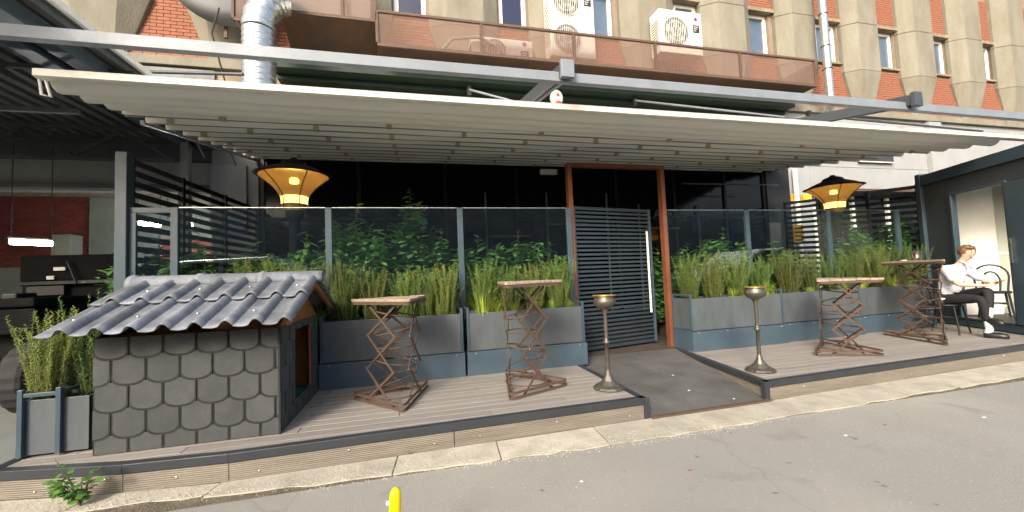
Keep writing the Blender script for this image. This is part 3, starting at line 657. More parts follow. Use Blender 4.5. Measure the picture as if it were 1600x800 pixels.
# raised box at its left end
bx = empty('rusty_mesh_box', (-1.55, BY, 6.9), 'rusty mesh box joined to the silver duct elbow', 'duct box')
bxa, bxb = -2.47, -.66
for z in (6.98, 8.4): MB().bar((bxa,BY,z),(bxb,BY,z), .06, .06).build('rail', M['rust'], bx)
for x_ in (bxa, -1.3, bxb): MB().box(x_-.03, x_+.03, BY-.03, BY+.03, 7.012, 8.37).build('post', M['rust'], bx)
for a, b in ((bxa, -1.3), (-1.3, bxb)): MB().box(a+.032, b-.032, BY, BY+.006, 7.012, 8.37).build('mesh_panel', M['meshscr'], bx)
MB().box(bxa+.1, bxb-.1, BY+.15, W-.9, 7.1, 8.4).build('inner_casing', M['acwhite'], bx, bevel=.01)
mb = MB().add([(bxa,BY,6.95),(bxb,BY,6.95),(bxb,W-.25,6.46),(bxa,W-.25,6.46),(bxa,BY,6.99),(bxb,BY,6.99),(bxb,W-.25,6.5),(bxa,W-.25,6.5)], [(0,3,2,1),(4,5,6,7),(0,1,5,4),(2,3,7,6),(0,4,7,3),(1,2,6,5)]); mb.build('underside_sheet', M['soffit'], bx)
MB().bar((-3.3,BY,6.72),(bxa-.03,BY,6.66), .05, .07).build('support_rail', M['rust'], bx)
MB().bar((-3.3,BY,6.72),(-3.3,BY,7.9), .05, .07).build('support_rail', M['rust'], bx)
MB().bar((-3.25,BY,6.68),(-2.9,BY+.3,6.2), .05, .06).build('support_brace', M['rust'], bx)
MB().box(-3.27, -2.85, BY, BY+.01, 6.76, 7.2).build('mesh_panel', M['meshscr'], bx)
# silver duct
du = empty('silver_duct', (-2.72, 8.2, 4.3), 'ribbed silver ventilation duct rising through the awning to an elbow', 'duct')
pf = [(.275, 4.2)]; z = 4.25
while z < 6.25: pf += [(.275, z), (.288, z+.02), (.275, z+.04)]; z += .11
MB().lathe([(r, zz) for r, zz in pf], (-2.72, 8.2, 0), 28).build('duct_pipe', M['galv'], du)
pts = [(-2.72, 8.2, 6.25+.0)]; rs = []
el = []
for i in range(19):
    a = PI/2*i/18; el.append((-2.72+.5*(1-math.cos(a)), 8.2+.15*(1-math.cos(a)), 6.3+.75*math.sin(a)))
MB().tube(el, [.275+(.02 if i % 3 == 1 else 0) for i in range(19)], 28).build('duct_elbow', M['galv'], du)
# round disc (dish back) at the top left
dsc = atY(347, -42, 9.0)
ds = empty('satellite_dish', dsc, 'round grey white dish at the top edge beside the silver duct', 'satellite dish')
o = MB().lathe([(0, .1), (.4, .06), (.72, -.04), (.98, -.2), (1.0, -.2), (.74, -.02), (.4, .09), (0, .13)], n=40).build('dish', M['render'], ds, local=True)
o.rotation_euler = (PI/2, 0, .25); 
MB().bar(dsc+Vector((-.05,.3,-1.2)), dsc+Vector((-.05,.3,.6)), .06, .06).build('mast', M['rust'], ds)
MB().tube([dsc+Vector((.05,-.25,-.9)), dsc+Vector((-.1,-.2,-1.4)), dsc+Vector((.0,.1,-2.2)), dsc+Vector((.08,.3,-3.0))], .015, 6).build('cable', M['black'], ds)
# AC units
def ac(x0, x1, z0, z1, y, label, fans=1, logo=True, depth=.42):
    t = empty('air_conditioner', ((x0+x1)/2, y, z0), label, 'air conditioner', 'outdoor air conditioner units')
    body = MB().box(x0, x1, y, y+depth, z0, z1).build('casing', M['acwhite'], t, bevel=.02)
    w_ = (x1-x0); fx = x0+w_*.37; H = (z1-z0)/fans
    for k in range(fans):
        cz = z0+H*(k+.5); r = min(w_*.29, H*.42)
        rg = MB().tube([(fx+r*1.06*math.cos(q*PI/16), y-.012, cz+r*1.06*math.sin(q*PI/16)) for q in range(32)], .014, 6, closed=True).build('fan_ring', M['acwhite'], t)
        o = MB().lathe([(r, 0), (r*.99, .004), (0, .006)], n=32).build('fan_recess', M['beamdk'], t, local=True); o.location = Vector((fx, y-.004, cz))-rootoff(t); o.rotation_euler = (PI/2, 0, 0)
        for q in range(5):
            a = 2*PI*q/5; MB().add([(fx+.04*math.cos(a), y-.014, cz+.04*math.sin(a)), (fx+r*.9*math.cos(a), y-.012, cz+r*.9*math.sin(a)), (fx+r*.9*math.cos(a+.7), y-.02, cz+r*.9*math.sin(a+.7)), (fx+.05*math.cos(a+1), y-.02, cz+.05*math.sin(a+1))], [(0,1,2,3)]).build('fan_blade', M['greywall'], t)
        gr = MB()
        for q in range(14): xx = fx-r+2*r*(q+.5)/14; hh = math.sqrt(max(0, r*r-(xx-fx)**2)); gr.bar((xx, y-.03, cz-hh), (xx, y-.03, cz+hh), .008, .008)
        for q in (.35, .7, 1): gr.tube([(fx+r*q*math.cos(a*PI/12), y-.034, cz+r*q*math.sin(a*PI/12)) for a in range(24)], .006, 4, closed=True)
        gr.build('fan_grille', M['acwhite'], t)
    for q in range(10): MB().box(x0-.006, x0+.001, y+.06, y+depth-.06, z0+(z1-z0)*(.2+.06*q), z0+(z1-z0)*(.2+.06*q)+.02).build('vent_slot', M['black'], t)
    if logo:
        lx, lz = x1-w_*.14, z1-(z1-z0)*.16/fans
        o = MB().lathe([(.055, 0), (.055, .003)], n=20).build('round_emblem', M['redprint'], t, local=True); o.location = Vector((lx, y-.003, lz))-rootoff(t); o.rotation_euler = (PI/2, 0, 0)
        o = MB().prism([(.0,-.05),(.05,0),(.0,.05),(-.02,0)], 0, .003).build('emblem_wedge', M['blueprint'], t, local=True); o.location = Vector((lx-.02, y-.008, lz+.015))-rootoff(t); o.rotation_euler = (PI/2, 0, 0)
        MB().box(lx-.1, lx+.1, y-.004, y-.0005, lz-.38, lz-.16).build('info_label', M['blackprint'], t)
        for q in range(3): MB().box(lx-.075, lx+.06-.03*q, y-.007, y-.0045, lz-.22-.055*q, lz-.205-.055*q).build('label_line', M['white'], t)
    return t
ac(6.5, 7.82, 7.25, 8.44, 9.0, 'ivory air conditioner rising above the walkway rail, rightmost of the units')
ac(3.42, 4.62, 6.85, 8.75, 9.0, 'tall two-fan ivory air conditioner in the middle of the walkway', fans=2)
ac(1.45, 2.95, 6.5, 7.15, 9.0, 'low air conditioner wholly behind the rusty mesh, leftmost unit', logo=True)
t = empty('pipe_arch', (1.2, 8.9, 6.5), 'pale bent pipe arch lying behind the walkway mesh', 'pipe')
MB().tube([(.7,8.9,6.6),(1.0,8.9,6.95),(1.6,8.9,7.05),(2.0,8.9,6.9)], .04, 8).build('arch', M['acwhite'], t)
# rain pipe
rpz = empty('drain_pipe', (12.25, 9.15, 6), 'white vertical drain pipe in front of the pilasters', 'drain pipe')
MB().tube([(12.27,9.1,6.35),(12.27,9.1,12)], .11, 14).build('pipe', M['galv'], rpz)
MB().tube([(12.27,9.1,6.35),(12.3,9.12,6.2),(12.42,9.3,6.05),(12.45,9.35,5.6)], .1, 14).build('pipe_bend', M['galv'], rpz)
for z in (7.3, 8.0, 9.0): MB().lathe([(.118,0),(.125,.02),(.118,.04)], (12.27,9.1,z), 16).build('pipe_collar', M['rust'], rpz)
# stay rods on the facade, small brackets
for i, (pa, pb, ybk) in enumerate([((733,140),(808,160),W-.6), ((992,157),(1225,183),W-.6), ((1265,180),(1535,205),8.0), ((150,110),(380,116),8.0)]):
    a = atY(*pa, ybk); b = atY(*pb, ybk-.4)
    t = empty('stay_rod', a, ['thin steel stay rod left of the middle rafter', 'thin steel stay rod right of the middle rafter', 'thin dark rod under the beam near the right rafter', 'thin dark rod left of the silver duct'][i], 'rod', 'thin rods above the awning')
    MB().tube([a, b], .03, 8).build('rod', M['beamdk'] if i > 1 else M['beam'], t)
    MB().box(a.x-.05, a.x+.05, a.y-.02, a.y+.06, a.z-.14, a.z+.12).build('bracket', M['black'], t)
c = atY(869, 154, 9.2); t = empty('alarm_siren', c, 'round cream alarm siren with red emblem above the awning', 'alarm')
o = MB().lathe([(.3,0),(.3,.05),(.22,.1),(0,.12)], n=28).build('housing', M['acwhite'], t, local=True); o.rotation_euler = (PI/2, 0, 0); o.scale = (.55, .68, 1)
o = MB().lathe([(.045,0),(.045,.012)], n=20).build('emblem', M['redprint'], t, local=True); o.location = (0, -.118, .04); o.rotation_euler = (PI/2, 0, 0)
o = MB().lathe([(.075,0),(.075,.05),(.04,.08),(0,.09)], n=20).build('lens', M['redprint'], t, local=True); o.location = (0, -.09, -.18); o.rotation_euler = (PI/2, 0, 0)

# sign boards on the white wall
c = atY(1367, 238, W-.15); t = empty('wall_sign', c, 'black sign board with white brush mark high on the white wall', 'sign')
MB().box(c.x-.75, c.x+.75, c.y-.04, c.y, c.z-.36, c.z+.6).build('board', M['signblk'], t, bevel=.005)
MB().bar(c+Vector((-.76,-.05,-.34)), c+Vector((.76,-.05,-.34)), .02, .03).build('bottom_edge', M['acwhite'], t)
for pts in ([(-.2,-.06),(-.14,.0),(-.08,-.03)], [(-.06,-.12),(-.05,.02),(.0,-.1),(.08,-.12),(.1,.02),(.12,.12)], [(.06,.1),(.16,.16),(.26,.12),(.3,.03)], [(.16,.1),(.17,-.02),(.22,-.08)]):
    MB().tube([c+Vector((x_, -.05, z_)) for x_, z_ in pts], .025, 6).build('white_stroke', M['white'], t)
c = atY(1240, 309, W-.15); t = empty('yellow_sign', c, 'small yellow hostel sign on the white wall beside the terrace', 'sign')
MB().box(c.x-.5, c.x+.65, c.y-.03, c.y, c.z-.1, c.z+.1).build('board', M['signyel'], t)
text_obj('lettering', 'HOSTEL', .19, (c.x+.02, c.y-.035, c.z), (PI/2, 0, 0), M['blackprint'], t)
t = empty('white_tube_pipe', (11.75, W-.2, 2.5), 'thin white vertical pipe beside the yellow sign', 'pipe')
c = atY(1243, 285, W-.2); MB().tube([(c.x, c.y, 1.5), (c.x, c.y, 4.4)], .07, 10).build('pipe', M['white'], t)
c = atY(1248, 365, 9.0)
o = MB().box(c.x-.18, c.x+.18, c.y, c.y+.03, c.z-.25, c.z+.25).build('notice_board', M['signyel']); own(o, 'yellow notice with dark bars behind the right slat fence', 'notice')
for q in range(4): MB().box(c.x-.14, c.x+.14, c.y-.006, c.y-.001, c.z-.2+.11*q, c.z-.16+.11*q).build('dark_bar', M['blackprint'], o)

# ---------------------------------------------------------------- garage on the left
ga = empty('garage_wall', (-6, W, 0), 'grey garage wall with wide lintel left of the terrace', 'wall')
MB().box(-9.5, -4.15, W-.02, W+.2, 3.56, 4.2).build('lintel', M['greywall'], ga, bevel=.01)
MB().box(-9.5, -4.15, W-.08, W-.021, 3.62, 3.7).build('rail', M['beamdk'], ga)
MB().box(-12, -4.1, W-.16, W-.03, 4.21, 6.2).build('upper_wall', M['beamdk'], ga)
MB().box(-4.14, -3.25, W-.2, W+.2, .04, 4.71).build('pier', M['greywall'], ga, bevel=.01)
MB().box(-4.13, -3.45, W-.3, W-.202, 2.7, 4.1).build('pier_box', M['greywall'], ga, bevel=.01)
# inner room: maroon brick wall, pale wall, ceiling
rm = empty('maroon_brick_wall', (-10, 14, 0), 'maroon painted brick wall inside the dark garage', 'wall')
MB().box(-16, -8.7, 14.03, 14.3, .04, 5.2).build('wall_core', M['mmortar'], rm)
mbk = []
for row in range(int(2.9/.085)):
    z = 2.3+row*.085
    for k in range(30):
        xa = -15.8+k*.26+(row % 2)*.13
        if xa+.245 < -8.7: mbk.append((xa, z))
mbk.sort(key=lambda b: -b[0]); mbm = MB().box(0, .245, 0, .05, 0, .073).mesh('brick'); mbm.materials.append(M['mbrick'])
for xa, z in mbk[:280]: inst('brick', mbm, rm, (xa, 14+random.uniform(-.003,.003), z))
r2 = MB()
for xa, z in mbk[280:]: r2.box(xa, xa+.245, 14, 14.05, z, z+.073)
r2.build('brickwork', M['mbrick'], rm, kind='stuff')
MB().box(-16, -8.7, 13.98, 14.03, .04, 2.28).build('painted_dado', M['palewall'], rm)
pw = MB().box(-8.98, -4.2, 13.9, 14.3, .04, 4.39).build('inner_wall', M['palewall']); own(pw, 'pale plaster wall at the back of the garage beside the maroon bricks', 'wall')
MB().box(-7.2, -5.0, 13.86, 13.899, .04, 3.0).build('red_door', M['mbrick'], pw)
MB().box(-8.0, -7.25, 13.8, 13.898, 2.2, 3.3).build('white_panel', M['render'], pw)
o = MB().box(-9.15, -8.72, 12.9, 13.3, 2.1, 3.05).build('metal_cabinet', M['palewall'], None, bevel=.02); own(o, 'pale green metal cabinet standing against the garage back wall', 'cabinet')
MB().box(-9.1, -8.75, 12.85, 13.25, .04, 2.095).build('cabinet_stand', M['greywall'], o)
struct(MB().box(-16, -4.2, W+.21, 14.3, 4.4, 4.5), 'garage_ceiling', M['beamdk'])
for i in range(5): 
    o = MB().box(-15, -4.3, 10.6+i*.75, 10.75+i*.75, 4.2, 4.39).build('ceiling_joist', M['wood']); own(o, ['nearest','second nearest','middle','second farthest','farthest'][i]+' brown wooden joist under the garage ceiling', 'joist', 'joists under the garage ceiling')
struct(MB().box(-16.3, -16.0, 3, 14.3, 0, 6), 'garage_side_wall', M['greywall'])
# fluorescent lights
for i, (pa, pb, yy, lb) in enumerate([((17,378),(80,381),9.2,'bright fluorescent tube hanging in the garage at the far left'), ((215,349),(250,352),12.0,'bright fluorescent tube seen through the left slat fence'), ((262,349),(300,351),12.0,'second fluorescent tube seen right of the navy post')]):
    a, b = atY(*pa, yy), atY(*pb, yy)
    t = empty('fluorescent_light', (a+b)/2, lb, 'light', 'fluorescent lights in the garage')
    MB().tube([a, b], .045, 10).build('tube', M['tube'], t)
    MB().bar(a+Vector((0,0,.07)), b+Vector((0,0,.07)), .12, .03).build('long_bar', M['white'], t)
    for p in (a, b): MB().tube([p+Vector((0,0,.08)), Vector((p.x, p.y, 4.3))], .008, 5).build('hanging_wire', M['black'], t)
# garage roof
RZ = 4.62
gr = empty('garage_roof', (-6, 6, RZ), 'dark corrugated canopy roof over the garage yard with white edge', 'roof')
mbv = []; 
n_ = 0; xs_c = []; x_ = -16.0
while x_ < -3.72: xs_c += [(x_, RZ+.0), (x_+.09, RZ+.0), (x_+.12, RZ+.05), (x_+.21, RZ+.05)]; x_ += .24
xs_c = [p for p in xs_c if p[0] < -3.7]
vs = [(x0, y, z) for y in (2.2, W-.17) for x0, z in xs_c]; n_ = len(xs_c)
MB().add(vs, [(i, i+1, n_+i+1, n_+i) for i in range(n_-1)]).build('corrugated_sheet', M['roofsheet'], gr)
MB().box(-16, -3.73, W-.33, W-.165, RZ-.1, RZ+.2).build('gap_light_block', M['truss'], gr)  # added dark box, blocks light leaking between roof end and wall
MB().box(-3.72, -3.68, 2.2, W-.26, RZ-.02, RZ+.06).build('edge_flashing', M['awnbar'], gr)
for x0 in (-4.25, -4.6): MB().box(x0, x0+.2, 2.2, W-.3, RZ-.2, RZ-.03).build('purlin', M['navy'], gr)
# trusses
for i, yy in enumerate((6.6, 8.9)):
    t = empty('roof_truss', (-6, yy, 4.2), ['dark steel truss under the garage roof, nearer one', 'dark steel truss under the garage roof, farther one'][i], 'truss', 'trusses under the garage roof')
    MB().bar((-12, yy, RZ-.08), (-3.75, yy, RZ-.08), .06, .06).build('top_chord', M['truss'], t)
    MB().bar((-12, yy, 3.95), (-4.4, yy, 3.95), .06, .06).build('bottom_chord', M['truss'], t)
    x0 = -12
    while x0 < -4.6:
        MB().bar((x0, yy, 3.99), (x0+.75, yy, RZ-.12), .04, .04).build('web', M['truss'], t); MB().bar((x0+.75, yy, RZ-.12), (x0+1.5, yy, 3.99), .04, .04).build('web', M['truss'], t); x0 += 1.5
o = MB().bar((-4.42, 9.3, .04), (-4.42, 9.3, 4.6), .14, .14).build('steel_column', M['greywall']); own(o, 'grey steel column under the garage roof left of the terrace', 'column')

# ---------------------------------------------------------------- bar tables
def inset(tri, d):
    P = [Vector((p[0], p[1], 0)) for p in tri]; c = sum(P, Vector())/3; r = []
    for p in P: v = c-p; r.append(p+v.normalized()*d)
    return r
def rounded(tri, rr=.06):
    P = [Vector((p[0], p[1], 0)) for p in tri]; out = []
    for i in range(3):
        p = P[i]; a = (P[i-1]-p).normalized(); b = (P[(i+1)%3]-p).normalized()
        for t in range(5):
            f = t/4; q = (1-f)**2*(p+a*rr)+2*f*(1-f)*(p+(a+b)*rr*.12)+f*f*(p+b*rr); out.append(q)
    return out
def bar_table(base, top, z1, label, stages=3, dark=False):
    c = sum((Vector((p[0], p[1], 0)) for p in base), Vector())/3
    t = empty('bar_table', (c.x, c.y, D), label, 'bar table', 'triangular scissor-frame bar tables on the deck')
    z0 = D+.018
    rb = rounded(base); 
    for zz in (z0, z0+.05):
        pts = [p+Vector((0,0,zz)) for p in rb]; m = MB()
        for i in range(len(pts)): m.bar(pts[i], pts[(i+1)%len(pts)]+(pts[(i+1)%len(pts)]-pts[i]).normalized()*.004, .012, .024)
        m.build('base_frame', M['rust'], t)
    rt = rounded(top); m = MB(); pts = [p+Vector((0,0,z1-.045)) for p in rt]
    for i in range(len(pts)): m.bar(pts[i], pts[(i+1)%len(pts)], .02, .03)
    m.build('top_frame', M['rust'], t)
    # plank top
    P2 = [(p.x, p.y) for p in rounded([tuple(c2)[:2] for c2 in inset(top, -.02)], .05)]
    a = sum(P2[i][0]*P2[(i+1)%len(P2)][1]-P2[(i+1)%len(P2)][0]*P2[i][1] for i in range(len(P2)))
    if a < 0: P2 = P2[::-1]
    e = Vector(top[1])-Vector(top[0]); e = Vector((e.x, e.y)).normalized(); nrm = Vector((-e.y, e.x))
    ds = [nrm.dot(Vector(p)) for p in P2]; lo, hi = min(ds), max(ds); k = 5; w_ = (hi-lo)/k
    for i in range(k):
        o = Vector((0,0))+nrm*(lo+i*w_+.0012); q = Vector((0,0))+nrm*(lo+(i+1)*w_-.0012)
        pl = clip(P2, (o.x, o.y), (o.x+e.x, o.y+e.y)); pl = clip(pl, (q.x+e.x, q.y+e.y), (q.x, q.y)) if len(pl) > 2 else pl
        if len(pl) > 2: dz = random.uniform(-.002,.002); MB().prism(pl, z1-.028+dz, z1+dz).build('top_board', M['wood'], t, bevel=.004)
    # scissor lattice on the three sides
    bi = inset(base, .07); ti = inset(top, .09); H = z1-.05-z0
    for s in range(3):
        def pt(f, u):   # f height 0..1, u along the side 0..1
            a = bi[s].lerp(ti[s], f); b = bi[(s+1)%3].lerp(ti[(s+1)%3], f); p = a.lerp(b, u); return p+Vector((0,0,z0+H*f))
        inw = (c-(bi[s]+bi[(s+1)%3])/2).normalized()*.007; ua, ub = .2+.02*s, .8-.02*s
        for k in range(stages):
            f0, f1 = k/stages, (k+1)/stages; j = .02*((k+s) % 2)
            MB().bar(pt(f0, ua+j)+inw, pt(f1, ub-j)+inw, .009, .022).build('strut', M['rust'], t); MB().bar(pt(f0, ub-j)-inw, pt(f1, ua+j)-inw, .009, .022).build('strut', M['rust'], t)
        for k in range(stages+1):
            for u in (ua, ub):
                p = pt(k/stages, u); MB().bar(p-inw*1.9, p+inw*1.9, .02, .02).build('pivot', M['rust'], t)
    for k in range(2*stages):
        f = (k+.25)/(2*stages); cc = (sum(bi, Vector())/3).lerp(sum(ti, Vector())/3, f); r = .21 if k else .24
        tilt = .05*math.sin(k*2.1)
        MB().tube([Vector((cc.x+r*math.cos(q*PI/14), cc.y+r*math.sin(q*PI/14), z0+H*f+tilt*math.cos(q*PI/14))) for q in range(28)], .008, 6, closed=True).build('hoop', M['rust'], t)
    return t
bar_table([(-.69,4.7),(-.13,4.02),(.13,4.95)], [(-.68,4.7),(-.05,4.02),(.13,4.95)], 1.28, 'lowest-set triangular bar table, between the kennel and the gate, nearest the kennel')
bar_table([(1.11,5.1),(.9,4.0),(1.66,4.32)], [(1.05,5.1),(.9,4.0),(1.65,4.32)], 1.40, 'tall rusty scissor bar table left of the gate and its ashtray stand')
bar_table([(6.28,5.08),(5.3,4.4),(6.05,4.05)], [(6.28,5.08),(5.42,4.4),(6.15,4.05)], 1.24, 'low rusty scissor bar table between right ashtray stand and taller table')
bar_table([(7.79,5.25),(7.44,4.18),(8.38,4.74)], [(7.9,5.25),(7.54,4.18),(8.42,4.74)], 1.45, 'tall bar table carrying a glass of dark tea beside the seated person', 4)
# drink on the last table
c = Vector((7.98, 4.78, 1.452)); t = empty('tea_glass', c, 'short glass of dark red tea on the tall bar table', 'glass')
MB().lathe([(.055,.004),(.062,.15),(.058,.15),(.05,.012),(.0,.012)], c, 20).build('tumbler', M['clearg'], t)
MB().lathe([(.0,.014),(.049,.014),(.056,.125),(0,.125)], c, 20).build('tea', M['tea'], t)
c = Vector((7.8, 4.85, 1.452)); o = MB().lathe([(.0,.0),(.04,.003),(.05,.015),(.045,.015),(.036,.006),(0,.005)], c, 18).build('saucer', M['white']); own(o, 'tiny white saucer beside the tea glass on the bar table', 'saucer')

# ---------------------------------------------------------------- ashtray stands
def stand(x, y, label):
    t = empty('ashtray_stand', (x, y, D), label, 'ashtray stand', 'brass ashtray stands beside the ramp')
    c = (x, y, D+.001)
    MB().lathe([(.165,0),(.17,.012),(.155,.03),(.11,.05),(.065,.09),(.038,.14),(.026,.19),(.024,.2)], c, 12, False).build('base', M['brass'], t)
    MB().lathe([(.023,.2),(.021,.48),(.034,.485),(.04,.5),(.034,.515),(.021,.52),(.021,.54)], c, 16).build('stem', M['brass'], t)
    MB().lathe([(.02,.54),(.021,.8),(.03,.84),(.05,.87)], c, 16, True, .06).build('stem', M['brass'], t)
    MB().lathe([(.045,.86),(.09,.885),(.118,.92),(.122,.95),(.105,.985),(.104,1.0)], c, 28).build('bowl', M['brass'], t)
    MB().lathe([(.104,.998),(.128,1.004),(.128,1.012),(.1,1.012),(.092,.985),(.09,.96)], c, 28).build('rim', M['brassrim'], t)
    MB().lathe([(.0,.972),(.092,.975)], c, 24).build('sand', M['sand'], t)
stand(2.02, 4.05, 'brass ashtray stand with golden rim left of the ramp')
stand(4.02, 4.05, 'brass ashtray stand on the right deck corner, green plants behind its bowl')

# ---------------------------------------------------------------- heater lamps
def heater(px, y, label, ztop):
    p = atY(px, 295, y); x = p.x
    t = empty('heater_lamp', (x, y, D), label, 'patio heater', 'urn-shaped patio heater lamps')
    c = (x, y, ztop-3.1)
    MB().lathe([(.22,.2),(.22,.25),(.075,.3),(.075,2.4),(.12,2.42),(.125,2.55)], c, 20).build('post', M['black'], t)
    MB().lathe([(.13,2.52),(.175,2.618)], c, 28).build('collar', M['brassrim'], t)
    MB().lathe([(.177,2.62),(.18,2.7),(.205,2.77),(.262,2.85),(.325,2.92),(.41,2.99),(.47,3.04)], c, 36).build('amber_shade', M['amber'], t)
    MB().lathe([(.15,2.645),(.155,2.74)], c, 24).build('glowing_band', M['warm_glow'], t)
    MB().lathe([(0,2.98),(.04,2.99),(.05,3.02),(.03,3.05),(0,3.05)], c, 16).build('warm_glow', M['warm_glow'], t)  # small glowing shape stands in for the lamp's reflection under the hat
    for k in range(5):
        a = 2*PI*k/5+.3; MB().tube([(x+r*math.cos(a), y+r*math.sin(a), c[2]+z) for r, z in ((.18,2.6),(.184,2.7),(.21,2.77),(.268,2.85),(.332,2.92),(.417,2.99),(.478,3.045))], .007, 6).build('rib', M['black'], t)
    MB().lathe([(.47,3.045),(.53,3.06),(.47,3.08),(.33,3.15),(.2,3.2),(.17,3.25),(.1,3.28),(.06,3.285),(.045,3.32),(0,3.33)], c, 36).build('hat', M['black'], t)
heater(460, 6.5, 'lit amber heater lamp glowing behind the left glass screen', 3.14)
heater(1302, 6.5, 'lit amber heater lamp with domed black hat in front of the white wall', 3.1)

# ---------------------------------------------------------------- kennel
kx0, kx1, ky0, ky1 = -2.45, -1.14, 3.86, 5.2
kn = empty('dog_kennel', (-1.8, 4.5, D), 'grey tiled-roof kennel clad in scalloped bitumen shingles on the deck', 'kennel')
ez = 1.10; rz_ = 1.50; ym = (ky0+ky1)/2
MB().box(kx0, kx1, ky0, ky0+.02, D+.002, ez).build('front_wall', M['felt'], kn)
MB().box(kx0, kx1, ky1-.02, ky1, D+.002, ez).build('back_wall', M['felt'], kn)
MB().box(kx0, kx0+.02, ky0+.021, ky1-.021, D+.002, ez).build('side_wall', M['felt'], kn)
dy0, dy1, dz0, dz1 = 4.28, 4.86, D+.17, 1.03
mb = MB().box(kx1-.02, kx1, ky0+.021, dy0, D+.002, ez).box(kx1-.02, kx1, dy1, ky1-.021, D+.002, ez).box(kx1-.02, kx1, dy0, dy1, D+.002, dz0).box(kx1-.02, kx1, dy0, dy1, dz1, ez)
mb.build('side_wall', M['felt'], kn)
for x_ in (kx0, kx1-.022): mb = MB(); mb.add([(x_,ky0,ez),(x_,ky1,ez),(x_,ym,rz_-.03),(x_+.022,ky0,ez),(x_+.022,ky1,ez),(x_+.022,ym,rz_-.03)], [(0,1,2),(5,4,3),(0,2,5,3),(1,4,5,2)]); mb.build('gable', M['ply'] if x_ > kx0 else M['felt'], kn, fix=True)
MB().box(kx0+.03, kx1-.03, ky0+.03, ky1-.03, D+.06, D+.1).build('carpet', M['carpet'], kn)
for (a, b, c_, d_) in ((kx0+.022, kx0+.03, ky0+.03, ky1-.03), ): MB().box(a, b, c_, d_, D+.1, ez).build('inner_lining', M['ply'], kn)
MB().box(kx0+.04, kx1-.03, ky1-.03, ky1-.022, D+.1, ez).build('inner_lining', M['ply'], kn)
MB().box(kx0+.04, kx1-.03, ky0+.022, ky0+.03, D+.1, ez).build('inner_lining', M['ply'], kn)
MB().bar((kx1+.004,dy1-.004,dz0),(kx1+.004,dy1-.004,dz1), .012, .02).build('door_edge_strip', M['redprint'], kn)
MB().box(kx1-.01, kx1+.006, ky0-.014, ky0+.012, D+.002, ez).build('corner_strip', M['felt'], kn)
# scallop shingles
felt = MB()
def shingles(face):
    sw, sh = .232, .205; L = (kx1-kx0) if face == 'front' else (ky1-ky0)
    for r in range(5):
        zt = ez-r*sh+.03; zb_ = zt-sh; off = (r % 2)*sw/2
        k = -1
        while k*sw+off < L:
            u0 = k*sw+off+.013; u1 = (k+1)*sw+off-.013; k += 1
            pts = [(u0, zt+.03), (u0, zb_+.07)]+[((u0+u1)/2-(u1-u0)/2*math.cos(q*PI/10), zb_+.075-.062*math.sin(q*PI/10)**.8) for q in range(1, 10)]+[(u1, zb_+.07), (u1, zt+.03)]
            # clip to the wall and opening
            pl = [(u, z) for u, z in pts]
            for a, b in (((0,9),(0,0)), ((L-.002,0),(L-.002,9)), ((0,D+.006),(9,D+.006)), ((9,ez),(0,ez))):
                if len(pl) > 2: pl = clip(pl, *(a, b)) if a[0] != 0 or b[0] != 0 else clip(pl, (0,9), (0,0))
            if len(pl) < 3: continue
            if max(p[1] for p in pl)-min(p[1] for p in pl) < .02 or max(p[0] for p in pl)-min(p[0] for p in pl) < .015: continue
            parts = [pl]
            if face == 'side':
                a0, a1 = dy0-ky0, dy1-ky0
                parts = [q for q in (clip(pl, (a0,0),(a0,9)), clip(pl, (a1,9),(a1,0)), ) if len(q) > 2]
                mid = clip(clip(pl, (a0,9),(a0,0)), (a1,0),(a1,9)) if len(clip(pl, (a0,9),(a0,0))) > 2 else []
                for A, B in (((9,dz0),(0,dz0)), ((0,dz1),(9,dz1))):
                    if len(mid) > 2:
                        m2 = clip(mid, A, B)
                        if len(m2) > 2: parts.append(m2)
            for q in parts:
                if len(q) < 3: continue
                n = len(q); th = .0125-.002*r
                ar = sum(q[i][0]*q[(i+1)%n][1]-q[(i+1)%n][0]*q[i][1] for i in range(n))
                if abs(ar) < .002: continue
                cu_ = sum(p[0] for p in q)/n; cz_ = sum(p[1] for p in q)/n; q0 = q
                ew = [(min(max(u+(.010 if u > cu_ else -.010), .001), L-.001), max(z-(.017 if z < zb_+.1 else 0), D+.004)) for u, z in q]
                if face == 'side': ew = q
                if face == 'front': felt.add([(kx0+u, ky0-.0005, z) for u, z in ew]+[(kx0+u, ky0-th+.0012, z) for u, z in ew], [tuple(range(n))[::-1], tuple(range(n, 2*n))]+[(i, (i+1)%n, n+(i+1)%n, n+i) for i in range(n)])
                if face == 'front': A = [(kx0+u, ky0-.0005, z) for u, z in q]; B = [(kx0+u, ky0-th, z) for u, z in q]
                else: A = [(kx1+.0005, ky0+u, z) for u, z in q]; B = [(kx1+th, ky0+u, z) for u, z in q]
                MB().add(A+B, [tuple(range(n))[::-1], tuple(range(n, 2*n))]+[(i, (i+1)%n, n+(i+1)%n, n+i) for i in range(n)]).build('shingle', M['shingle'], kn, fix=True)
shingles('front'); shingles('side'); felt.build('felt_outline', M['felt'], kn, fix=True)
